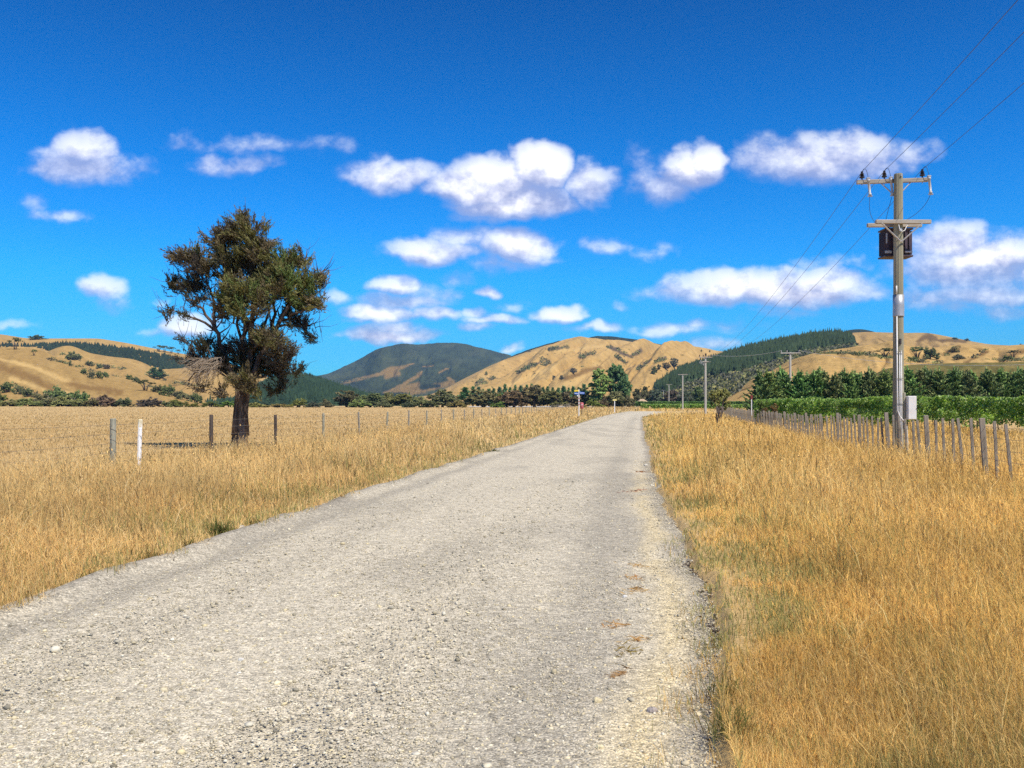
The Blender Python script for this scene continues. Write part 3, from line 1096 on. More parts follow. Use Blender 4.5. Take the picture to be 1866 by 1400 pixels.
LEAF = mat_leaf('leaf', .25, .65, spec=.12, up=.55)
NEEDLE = mat_leaf('needle', .12, .7, spec=.12, up=.45)
BARK = mat_simple('bark', (.085, .065, .055), (.19, .15, .125), 9, .95, (1, 1, .25), bmp=.9, bd=.05)
GREYBARK = mat_simple('grey_bark', (.16, .14, .12), (.26, .23, .20), 9, .95, (1, 1, .25), bmp=.6, bd=.03)

G_DARK = [(0.090, 0.104, 0.047), (0.150, 0.171, 0.069), (0.221, 0.240, 0.092)]
G_OLIVE = [(0.155, 0.155, 0.066), (0.252, 0.242, 0.096), (0.363, 0.330, 0.131)]
G_BROWN = [(0.138, 0.117, 0.076), (0.216, 0.181, 0.106), (0.303, 0.256, 0.138)]
G_BRIGHT = [(.12, .15, .032), (.19, .23, .05), (.26, .30, .07)]
G_GREY = [(.085, .088, .062), (.13, .13, .095), (.18, .18, .13)]
G_BLUE = [(0.064, 0.139, 0.060), (0.101, 0.202, 0.085), (0.145, 0.274, 0.105)]
G_WILLOW = [(0.224, 0.272, 0.070), (0.320, 0.368, 0.112), (0.432, 0.464, 0.154)]


def proto_tree(name, seed, cols, kind):
    """unit prototypes, about 6 m tall, later scaled; returns (crown mesh, trunk mesh)"""
    f = Foliage(seed)
    g = f.g
    mb = MB()
    if kind == 'bush':            # foliage to the ground
        for k in range(15):
            a, r = g.uniform(0, 6.28), g.uniform(0, 2.3)
            hgt = (1 - (r / 3.0) ** 2) * g.uniform(2.2, 4.6)
            f.lobe((r * math.cos(a), r * math.sin(a), hgt * .62 + .5), (1.3, 1.3, max(.9, hgt * .42)), 170, .50, .30, cols)
        for k in range(6):
            a = g.uniform(0, 6.28)
            f.lobe((2.2 * math.cos(a), 2.2 * math.sin(a), .8), (1.3, 1.3, .9), 120, .5, .3, cols)
        for k in range(4):
            a = k * 1.6 + .4
            mb.tube([(.2 * math.cos(a), .2 * math.sin(a), -.4), (.6 * math.cos(a), .6 * math.sin(a), 1.6), (1.2 * math.cos(a), 1.2 * math.sin(a), 3.4)], [.16, .11, .04], 6)
    elif kind == 'round':         # short trunk and domed crown
        for k in range(36):
            a, r = g.uniform(0, 6.28), 2.4 * g.random() ** .6
            z = .7 + 4.8 * g.random() ** .9 * (1 - .38 * (r / 2.4) ** 2)
            f.lobe((r * math.cos(a), r * math.sin(a), z), (1.15, 1.15, .85), 170, .48, .28, cols)
        mb.tube([(0, 0, -.4), (.1, 0, 1.2), (.2, .1, 2.6), (.1, .2, 4.4)], [.30, .24, .17, .05], 7)
        for k in range(6):
            a = k * 1.05
            mb.tube([(.1, 0, 1.3 + .15 * k), (1.0 * math.cos(a), 1.0 * math.sin(a), 2.6), (1.9 * math.cos(a), 1.9 * math.sin(a), 3.8)], [.14, .09, .03], 5)
    elif kind == 'open':          # umbrella crown on bare stems
        for k in range(13):
            a, r = g.uniform(0, 6.28), 2.7 * g.random() ** .6
            f.lobe((r * math.cos(a), r * math.sin(a), 4.6 + g.uniform(-.5, .9) - .12 * r * r), (1.05, 1.05, .55), 150, .45, .26, cols)
        for k in range(5):
            a = k * 1.26
            mb.tube([(.35 * math.cos(a), .35 * math.sin(a), -.4), (.7 * math.cos(a), .7 * math.sin(a), 2.2), (1.7 * math.cos(a), 1.7 * math.sin(a), 4.4)], [.17, .13, .04], 6)
    elif kind == 'pine':          # tall broad conifer
        mb.tube([(0, 0, -.4), (.05, 0, 3), (0, .05, 6.0)], [.26, .17, .03], 7)
        for k in range(62):
            t = (k + g.random()) / 62
            z = .7 + t * 5.3
            L = (1.75 * (1 - t) ** .8 + .12) * g.uniform(.7, 1.15) * (1 if t > .12 else .75)
            a = g.uniform(0, 6.28)
            n = int(26 + 34 * (1 - t))
            q = g.random(n) ** .7
            P = np.stack([q * L * math.cos(a), q * L * math.sin(a), z + q * L * .35], -1) + g.normal(0, .13, (n, 3))
            D = np.array([math.cos(a), math.sin(a), .75]) + g.normal(0, .5, (n, 3))
            D /= np.linalg.norm(D, axis=1, keepdims=True)
            c = np.array(cols)[g.integers(0, len(cols), n)] * g.uniform(.7, 1.25, (n, 1))
            f.leaves(P, D, g.uniform(.25, .5, n), g.uniform(.1, .2, n), c)
    elif kind == 'oval':          # tall broad crown nearly to the ground
        for k in range(64):
            t = (k + g.random()) / 64
            a, r = g.uniform(0, 6.28), 1.75 * math.sin(math.pi * (.16 + .78 * t)) ** .7 * g.random() ** .5
            f.lobe((r * math.cos(a), r * math.sin(a), .7 + t * 4.9), (.9, .9, .8), 130, .42, .2, cols, up=.7)
        mb.tube([(0, 0, -.4), (.1, 0, 2), (0, .1, 5.2)], [.28, .17, .04], 7)
    elif kind == 'willow':
        for k in range(40):
            t = k / 39
            a, r = g.uniform(0, 6.28), (1.15 * math.sin(math.pi * (.15 + .8 * t)) ** .8) * g.uniform(.3, 1)
            f.lobe((r * math.cos(a), r * math.sin(a), .9 + t * 4.7), (.75, .75, .6), 130, .42, .2, cols, up=.0)
        mb.tube([(0, 0, -.4), (.1, 0, 2), (0, .1, 5.2)], [.25, .16, .04], 7)
    return f.mesh(name + '_crown', NEEDLE if kind == 'pine' else LEAF), mb.mesh(name + '_trunk', BARK, True)


PROTO = {
    'bush_dark': proto_tree('shrub', 1, G_DARK, 'bush'), 'bush_olive': proto_tree('shrub', 2, G_OLIVE, 'bush'), 'bush_brown': proto_tree('shrub', 3, G_BROWN, 'bush'),
    'bush_bright': proto_tree('shrub', 4, G_BRIGHT, 'bush'), 'bush_grey': proto_tree('shrub', 5, G_GREY, 'bush'), 'round_dark': proto_tree('tree', 6, G_DARK, 'round'),
    'round_olive': proto_tree('tree', 7, G_OLIVE, 'round'), 'round_brown': proto_tree('tree', 8, G_BROWN, 'round'), 'open_dark': proto_tree('tree', 9, G_DARK, 'open'),
    'oval': proto_tree('tree', 14, G_BLUE, 'oval'), 'pine': proto_tree('pine', 10, G_BLUE, 'pine'), 'pine2': proto_tree('pine', 12, G_BLUE, 'pine'), 'willow': proto_tree('willow', 11, G_WILLOW, 'willow'), 'round_grey': proto_tree('tree', 13, G_GREY, 'round'),
}
PDIM = {}
for k_, (cm_, tm_) in PROTO.items():
    co = np.empty(len(cm_.vertices) * 3, np.float32)
    cm_.vertices.foreach_get('co', co)
    co = co.reshape(-1, 3)
    PDIM[k_] = (float(np.percentile(co[:, 2], 99.3)), float(np.percentile(np.abs(co[:, 0]), 98)))


def plant(kind, px, top, half, d, label, name=None, group=None, base=None, parts=True):
    """a tree or shrub of the kind, crown top at photo row top, half width in photo pixels"""
    x = (px - CX) / F * d
    z0 = base.z if base is not None else float(gz(x, d))
    if base is not None:
        x, d = base.x, base.y
    hgt = (HZ - top) * d / F + H - z0
    hh, ww = PDIM[kind]
    sz, sx = hgt / hh, half * (1.22 if base is None else 1.0) * d / F / ww
    name = name or ('shrub' if kind.startswith('bush') else 'pine_tree' if kind.startswith('pine') else 'willow_tree' if kind == 'willow' else 'tree')
    c, t = PROTO[kind]
    tint = tuple(RNG.uniform(.85, 1.18, 3))
    r = thing(name, label, 'shrub' if kind.startswith('bush') else 'tree', (x, d, z0 - .1), float(RNG.uniform(0, 6.28)), group)
    r.scale = (sx, sx, sz)
    oc = link('crown', c, r)
    oc.color = (*tint, 1)
    link('trunk', t, r)
    return r


TL = [  # kind, px, top row, half width px, distance, label
    ('bush_dark', -12, 716, 22, 300, 'dark shrub cut by the left edge of the picture at the paddock edge'),
    ('bush_olive', 22, 728, 20, 295, 'low olive shrub second from the left edge along the paddock'),
    ('bush_olive', 56, 726, 20, 296, 'low olive shrub just left of the big dark domed shrub'),
    ('bush_dark', 104, 707, 26, 312, 'biggest dark green domed shrub in the left bush line'),
    ('bush_olive', 84, 718, 20, 300, 'olive shrub leaning against the left flank of the biggest domed shrub'),
    ('bush_dark', 146, 714, 18, 312, 'dark green peaked shrub right of the biggest domed shrub'),
    ('bush_olive', 126, 722, 22, 298, 'wide olive shrub in front of the two dark domed shrubs'),
    ('bush_brown', 187, 721, 24, 300, 'reddish brown rounded shrub in the left bush line'),
    ('bush_dark', 168, 727, 14, 296, 'small dark shrub tucked against the reddish brown shrub'),
    ('bush_dark', 226, 726, 17, 300, 'neat mid green dome between the reddish brown and the pale olive shrub'),
    ('bush_grey', 272, 725, 19, 300, 'pale olive shrub above the white marker post'),
    ('bush_dark', 303, 731, 10, 305, 'small dark shrub left of the bright yellow green one'),
    ('bush_bright', 325, 729, 15, 298, 'bright yellow green rounded shrub nearest the foot of the left slope'),
    ('bush_bright', 352, 734, 11, 298, 'small light green shrub right of the bright rounded one'),
    ('bush_bright', 385, 732, 16, 300, 'yellow green shrub close left of the dark fence post and big trunk'),
    ('bush_bright', 418, 731, 13, 302, 'vivid green shrub just left of the big tree trunk'),
    ('bush_olive', 466, 734, 17, 300, 'low olive shrub just right of the big tree trunk'),
    ('bush_olive', 506, 736, 18, 298, 'low spreading olive shrub right of the big tree above the dark post'),
    ('bush_bright', 544, 727, 15, 302, 'bright green shrub at the foot of the pine covered knob'),
    ('bush_grey', 570, 732, 10, 300, 'greyish shrub right of the bright green one'),
    ('bush_brown', 594, 728, 12, 304, 'dark brownish shrub left of the first tall dark tree'),
    ('round_dark', 632, 712, 22, 310, 'first tall dark tree of the centre tree line'),
    ('bush_olive', 656, 728, 15, 298, 'olive shrub between the two first dark trees of the centre line'),
    ('round_dark', 675, 717, 21, 306, 'second dark domed tree of the centre tree line'),
    ('round_olive', 707, 716, 13, 312, 'narrow olive tree behind the centre shrubs'),
    ('bush_brown', 699, 727, 14, 298, 'brownish shrub under the narrow olive tree'),
    ('round_olive', 735, 718, 20, 306, 'broad olive green tree under the mountain foot'),
    ('bush_grey', 742, 732, 9, 297, 'pale grey twiggy shrub in front of the broad olive tree'),
    ('bush_olive', 768, 723, 16, 302, 'rounded olive shrub left of the dark brown tree'),
    ('round_brown', 806, 711, 21, 306, 'dark brown domed tree at the left foot of the golden hill'),
    ('bush_dark', 786, 730, 12, 298, 'small dark shrub at the foot of the dark brown tree'),
    ('bush_olive', 830, 730, 14, 298, 'low olive shrub right of the dark brown tree'),
    ('pine2', 848, 706, 13, 320, 'blue green bushy pine right of the dark brown tree'),
    ('round_brown', 880, 711, 22, 306, 'purplish brown tree right of the blue green pine'),
    ('bush_bright', 914, 718, 13, 308, 'lighter green shrub wedged between two purplish brown trees'),
    ('round_brown', 937, 712, 22, 304, 'second purplish brown tree of the centre tree line'),
    ('bush_bright', 908, 732, 12, 297, 'low green shrub in front of the purplish brown trees'),
    ('round_brown', 974, 703, 24, 308, 'largest brownish tree of the centre tree line'),
    ('round_olive', 1006, 713, 20, 304, 'olive tree right of the largest brownish tree'),
    ('round_brown', 1031, 714, 18, 306, 'brownish tree just left of the blue street sign'),
    ('round_dark', 1062, 708, 18, 312, 'dark tree behind the blue street sign'),
    ('willow', 1093, 674, 14, 308, 'tall pale yellow green tree beside the tall dark one'),
    ('oval', 1126, 667, 19, 318, 'tallest dark green tree at the end of the road'),
    ('bush_bright', 1083, 729, 15, 285, 'bright yellow green bush between the street sign and the yellow sign'),
    ('round_olive', 1122, 714, 17, 300, 'dark olive tree below the tallest tree behind the yellow sign'),
    ('bush_brown', 1103, 722, 14, 300, 'brownish undergrowth bush below the pale yellow green tree'),
    ('bush_dark', 1145, 722, 13, 300, 'dark bush at the right foot of the tallest tree'),
    ('round_dark', 1166, 709, 12, 420, 'rounded dark tree left of the tan roofed shed'),
    ('round_dark', 1180, 705, 11, 430, 'dark crowned tree above the tan roofed shed'),
    ('round_grey', 1194, 711, 12, 420, 'grey green tree right of the tan roofed shed'),
    ('round_grey', 1222, 712, 14, 415, 'grey green rounded tree behind the third power pole'),
    ('round_grey', 1250, 713, 13, 410, 'grey green tree behind the second power pole'),
    ('round_dark', 1272, 706, 12, 415, 'dark tree left of the second power pole top'),
]
for k_, px, tp, hf, d, lb in TL:
    plant(k_, px, tp, hf, d, lb)

ORD = ORD0 = ['first', 'second', 'third', 'fourth', 'fifth', 'sixth', 'seventh', 'eighth', 'ninth', 'tenth', 'eleventh', 'twelfth', 'thirteenth', 'fourteenth', 'fifteenth', 'sixteenth',
       'seventeenth', 'eighteenth', 'nineteenth', 'twentieth', 'twenty-first', 'twenty-second', 'twenty-third', 'twenty-fourth', 'twenty-fifth', 'twenty-sixth']
ORD = ORD0 + ['twenty-seventh', 'twenty-eighth', 'twenty-ninth', 'thirtieth'] + ['thirty-' + q for q in ORD0[:9]] + ['fortieth'] + ['forty-' + q for q in ORD0[:9]]
px = 862.0
for i in range(22):
    plant('pine' if i % 2 else 'pine2', px, 702 + RNG.uniform(-4, 5) + (4 if px < 900 else 0), RNG.uniform(5, 7.5), 392 + RNG.uniform(-10, 10),
          'dark pine in the row behind the brownish trees, %s from its left end' % ORD[i], group='pines behind the centre tree line')
    px += 9.8 + RNG.uniform(-1.5, 1.5)

# trees standing on the hillsides
HT = [
    (hA, 'bush_dark', 13, 716, 697, 13, 'dark round tree on the lower left slope by the picture edge'), (hA, 'bush_dark', 36, 719, 704, 10, 'dark shrub beside the round tree low on the left slope'),
    (hA, 'bush_dark', 52, 723, 708, 11, 'dark shrub lowest in the short diagonal line on the left slope'), (hA, 'bush_brown', 66, 725, 713, 8, 'small brown shrub at the end of the diagonal line on the left slope'),
    (hA, 'bush_dark', 153, 683, 672, 7, 'uppermost of the four dark shrubs in the middle of the left slope'), (hA, 'bush_dark', 167, 691, 676, 7, 'second dark shrub in the middle of the left slope'),
    (hA, 'bush_dark', 181, 690, 677, 7, 'third dark shrub in the middle of the left slope'), (hA, 'bush_dark', 192, 688, 678, 6, 'right-hand dark shrub of the four in the middle of the left slope'),
    (hA, 'open_dark', 265, 712, 692, 13, 'flat topped dark tree on bare stems low on the left slope'), (hA, 'bush_dark', 288, 716, 702, 13, 'dark shrub just right of the flat topped tree on the slope'),
    (hA, 'bush_dark', 306, 722, 702, 15, 'large dark shrub in the gully at the foot of the left slope'), (hA, 'bush_olive', 330, 728, 713, 15, 'olive shrub low in the gully left of the big tree'),
    (hA, 'bush_dark', 356, 734, 717, 14, 'dark shrub at the lower end of the gully near the big tree'), (hA, 'bush_dark', 235, 692, 683, 7, 'dark shrub at the head of the narrow gully on the left slope'),
    (hA, 'bush_dark', 248, 697, 687, 7, 'second dark shrub down the narrow gully on the left slope'),
    (hA, 'open_dark', 28, 637, 615, 9, 'twin stemmed tree on the crest of the left slope'), (hA, 'open_dark', 62, 648, 637, 5, 'small tree below the crest of the left slope'),
    (hA, 'bush_dark', 128, 668, 656, 3, 'thin dark tree on the ridge line of the left slope'),
    (hB, 'bush_olive', 135, 655, 641, 13, 'greyish scrub patch on the rounded brown hill'), (hB, 'bush_dark', 163, 667, 658, 8, 'dark shrub on the edge of the rounded brown hill'),
    (hB, 'bush_dark', 180, 672, 663, 6, 'dark shrub beside the greyish tree under the rounded brown hill'), (hB, 'bush_grey', 195, 672, 664, 6, 'greyish tree under the rounded brown hill'),
    (hB, 'pine', 280, 690, 670, 12, 'dark pine clump below the left plantation'), (hB, 'pine2', 292, 690, 672, 11, 'second dark pine in the clump below the left plantation'),
    (hC, 'bush_dark', 68, 619, 611, 16, 'dark tree patch on the left skyline'),
    (hC, 'open_dark', 289, 641, 629, 7, 'first flat topped pine on the left skyline'), (hC, 'open_dark', 300, 642, 630, 6, 'second flat topped pine on the left skyline'),
    (hC, 'open_dark', 312, 644, 632, 6, 'third flat topped pine on the left skyline'), (hC, 'open_dark', 325, 646, 637, 4, 'smallest flat topped pine on the left skyline'),
    (hE, 'round_grey', 1045, 682, 671, 6, 'lone greyish tree on the golden hill face'), (hE, 'round_grey', 1010, 694, 685, 4, 'small grey tree low on the golden hill, left of a pair'),
    (hE, 'round_grey', 1023, 693, 684, 4, 'small grey tree low on the golden hill, right of a pair'), (hE, 'bush_dark', 886, 684, 677, 3, 'tiny dark shrub on the left flank of the golden hill'),
    (hE, 'round_dark', 1192, 682, 668, 6, 'leftmost dark round tree above the pine plantation edge'), (hE, 'round_dark', 1201, 674, 664, 4, 'smallest dark round tree above the plantation edge'),
    (hE, 'round_brown', 1213, 673, 661, 8, 'brownish round tree above the plantation edge'), (hE, 'round_brown', 1229, 672, 653, 9, 'tallest brownish round tree above the plantation edge'),
    (hE, 'round_dark', 1278, 641, 637, 1.6, 'tiny lone tree on the skyline left of the plantation'), (hE, 'round_dark', 1293, 642, 638, 1.6, 'second tiny tree on the skyline left of the plantation'),
    (hG1, 'open_dark', 1613, 652, 634, 13, 'spreading dark tree on the right hill just left of the power pole'),
    (hG1, 'open_dark', 1671, 652, 632, 13, 'spreading dark tree right of the power pole on the hill'), (hG1, 'bush_dark', 1694, 654, 634, 16, 'dense dark rounded tree right of the power pole on the hill'),
    (hG1, 'bush_dark', 1662, 658, 650, 14, 'low dark hedge clump under the spreading tree right of the pole'), (hG1, 'bush_olive', 1738, 644, 633, 9, 'olive scrub patch in a gully of the right hill'),
    (hG1, 'bush_brown', 1745, 655, 646, 12, 'brown scrub clump beneath the gully on the right hill'), (hG1, 'open_dark', 1846, 652, 638, 10, 'spreading dark tree near the right picture edge on the hill'),
    (hG1, 'bush_dark', 1836, 656, 648, 12, 'dark scrub at the foot of the spreading tree near the right edge'), (hG1, 'bush_dark', 1560, 647, 642, 8, 'low hedge bush on the track across the right hill'),
    (hG1, 'bush_dark', 1358, 700, 695, 4, 'small dark bush on the edge of the golden spur'), (hG1, 'bush_bright', 1355, 700, 691, 3, 'small green bush on the golden spur under the plantation'),
    (hG2, 'bush_dark', 1762, 622, 617, 5, 'tiny dark tree on the right skyline'), (hG2, 'bush_dark', 1740, 619, 615, 6, 'tiny dark scrub on the right skyline'), (hG2, 'bush_dark', 1860, 633, 627, 5, 'tiny tree on the skyline at the right picture edge'),
]
for hl, k_, px, by, tp, hf, lb in HT:
    plant(k_, px, tp, hf, 0, lb, base=hl.find(px, by))


# ------------------------------------------------------------------ far woods that read as one mass
def cones(P, h, r, col, g):
    """many small tiered conifers in one mesh"""
    n, m = len(P), 6
    Vs, Fs, Cs = [], [], []
    tiers = ((.08, .60, 1.0), (.34, .82, .74), (.60, 1.0, .45))
    o = 0
    a0 = g.uniform(0, 6.28, n)
    for zb, zt, rs in tiers:
        an = a0[:, None] + np.arange(m)[None] * 2 * math.pi / m
        rad = (r * rs)[:, None] * g.uniform(.65, 1.25, (n, m))
        ring = np.stack([P[:, 0, None] + rad * np.cos(an), P[:, 1, None] + rad * np.sin(an), P[:, 2, None] + (h * zb)[:, None] - rad * g.uniform(-.1, .5, (n, m))], -1)
        tip = P + np.stack([0 * h, 0 * h, h * zt], -1)
        V = np.concatenate([ring, tip[:, None]], 1).reshape(-1, 3)
        b = (np.arange(n) * (m + 1))[:, None]
        k = np.arange(m)
        T = np.stack([b + k, b + (k + 1) % m, np.repeat(b + m, m, 1)], -1).reshape(-1, 3)
        Vs.append(V)
        Fs.append(T + o)
        Cs.append(np.repeat(col * g.uniform(.8, 1.2, (n, 1)), m + 1, 0))
        o += len(V)
    return np.vstack(Vs), np.vstack(Fs), np.vstack(Cs)


def in_poly(x, y, poly):
    p = np.array(poly, float)
    r = np.zeros(len(x), bool)
    j = len(p) - 1
    for i in range(len(p)):
        c = ((p[i, 1] > y) != (p[j, 1] > y)) & (x < (p[j, 0] - p[i, 0]) * (y - p[i, 1]) / (p[j, 1] - p[i, 1] + 1e-9) + p[i, 0])
        r ^= c
        j = i
    return r


def wood_points(hill, poly, n, g):
    xs = [p[0] for p in poly]
    pxs, t = g.uniform(min(xs), max(xs), n), g.random(n) ** .75 * 1.04
    P = hill.surf(pxs, t)
    py = HZ - (P[:, 2] - H) / P[:, 1] * F
    py = np.where(t > 1, np.minimum(py, interp(hill.ridge, pxs) + 1), py)
    k = in_poly(pxs, py, poly)
    return P[k]


def pine_wood(label, hill, poly, n, hm, rm, cols, seed):
    g = np.random.default_rng(seed)
    P = wood_points(hill, poly, n, g)
    n = len(P)
    h = hm * np.exp(g.normal(0, .16, n))
    cl = np.array(cols)
    c = cl[g.integers(0, len(cl), n)] * (.7 + .6 * fbm(P[:, 0] / 40, P[:, 1] / 40, 3, seed))[:, None]
    V, T, C = cones(P - np.array([0, 0, .5]), h, rm * g.uniform(.8, 1.25, n), c, g)
    return tag(link('pine_forest', np_mesh('pine_forest', V, T, NEEDLE, C)), label, 'pine forest', kind='stuff')


def scrub_wood(name, label, pts, r, cols, seed, per=26, ln=1.1):
    f = Foliage(seed)
    g = f.g
    n = len(pts)
    i = np.repeat(np.arange(n), per)
    p = rnd_unit(n * per, g) * g.random((n * per, 1)) ** .4
    p[:, 2] = np.abs(p[:, 2]) * .85
    P = pts[i] + p * r[i][:, None]
    D = p * .8 + rnd_unit(n * per, g) * .7
    D /= np.linalg.norm(D, axis=1, keepdims=True)
    cl = np.array(cols)
    C = cl[g.integers(0, len(cl), n)][i] * g.uniform(.7, 1.3, (n * per, 1))
    L = ln * (r[i] / 3.0) * g.uniform(.7, 1.3, n * per)
    f.leaves(P, D, L, L * .7, C)
    return tag(link(name, f.mesh(name, LEAF)), label, 'scrub', kind='stuff')


pine_wood('dark pine plantation covering the upper ridge right of centre', hF, [(1186, 712), (1200, 690), (1240, 662), (1320, 630), (1420, 600), (1560, 590), (1562, 625), (1530, 632), (1480, 640), (1440, 650), (1390, 668), (1340, 684), (1290, 690), (1250, 704), (1215, 722)], 16000, 8.5, 2.0,
          [(.026, .046, .022), (.034, .058, .026), (.044, .070, .032)], 501)
pine_wood('dark pine plantation across the left hillside', hC, [(-400, 616), (-40, 629), (50, 631), (110, 628), (180, 630), (240, 639), (300, 650), (345, 659), (420, 674), (470, 690), (420, 690), (335, 676), (290, 674), (255, 662), (200, 656), (150, 650), (125, 634), (90, 640), (60, 632), (-400, 640)], 16000, 5.5, 2.3,
          [(.024, .040, .026), (.032, .052, .030)], 502)
pine_wood('dark green pines on the low knob right of the big tree', hK, [(370, 760), (370, 680), (760, 680), (760, 760)], 9000, 7, 1.9, [(.024, .050, .030), (.034, .064, .034)], 503)
g_ = np.random.default_rng(510)
P_ = wood_points(hF, [(1140, 745), (1165, 722), (1215, 712), (1250, 700), (1290, 686), (1340, 680), (1390, 664), (1440, 647), (1490, 636), (1560, 628), (1600, 640), (1560, 700), (1400, 745)], 6000, g_)
scrub_wood('scrub_forest', 'grey green mixed scrub covering the lower slope under the pine plantation', P_, g_.uniform(2.2, 4.2, len(P_)), G_DARK + G_OLIVE + G_GREY + G_GREY, 511, 24, 1.5)

# scrub in the gullies of the golden hill and on the other dry slopes
pts = []
for hl, strokes, rr_ in ((hE, [[(943, 681), (966, 668), (994, 655)], [(1056, 652), (1070, 647), (1084, 644)], [(1108, 634), (1125, 638), (1140, 648)], [(1121, 650), (1139, 661)], [(1150, 650), (1166, 641)], [(1164, 674), (1186, 655)],
                               [(1195, 660), (1213, 652)], [(1000, 637), (1035, 633)], [(990, 666), (1000, 660)], [(900, 690), (880, 700)], [(868, 703), (880, 690)]], 4.5),
                         (hA, [[(205, 682), (240, 690), (262, 700)], [(270, 704), (300, 712), (330, 722)], [(90, 655), (150, 672), (200, 686)], [(20, 702), (66, 722)]], 1.8),
                         (hB, [[(110, 645), (150, 655)], [(160, 664), (230, 674)], [(300, 695), (360, 705)]], 2.5), (hG1, [[(1490, 644), (1560, 645), (1640, 655)], [(1720, 648), (1748, 632)], [(1770, 654), (1800, 636)], [(1650, 658), (1720, 662)], [(1790, 656), (1866, 658)]], 1.9),
                         (hD, [[(600, 700), (680, 690)]], 6)):
    for st in strokes:
        L_ = sum(math.hypot(b[0] - a[0], b[1] - a[1]) for a, b in zip(st[:-1], st[1:]))
        for k in range(int(L_ * (.8 if hl is hE else .34))):
            s_ = random.random() * (len(st) - 1)
            i = int(s_)
            qx = st[i][0] + (st[i + 1][0] - st[i][0]) * (s_ - i) + random.gauss(0, 1.5)
            qy = st[i][1] + (st[i + 1][1] - st[i][1]) * (s_ - i) + random.gauss(0, 1.3)
            p = hl.find(qx, qy)
            pts.append((p.x, p.y, p.z - .3, rr_ * random.uniform(.6, 1.4)))
for k in range(170):
    qx, qy = random.uniform(850, 1260), random.uniform(630, 715)
    if qy > np.interp(qx, [850, 950, 1000, 1100, 1260], [690, 650, 634, 628, 640]):
        p = hE.find(qx, qy)
        pts.append((p.x, p.y, p.z - .3, random.uniform(1.0, 2.4)))
pts = np.array(pts)
scrub_wood('gully_scrub', 'sparse dark scrub dotted along gullies of the dry hills', pts[:, :3], pts[:, 3], G_DARK + G_BROWN + G_OLIVE, 521, 26, 1.3)


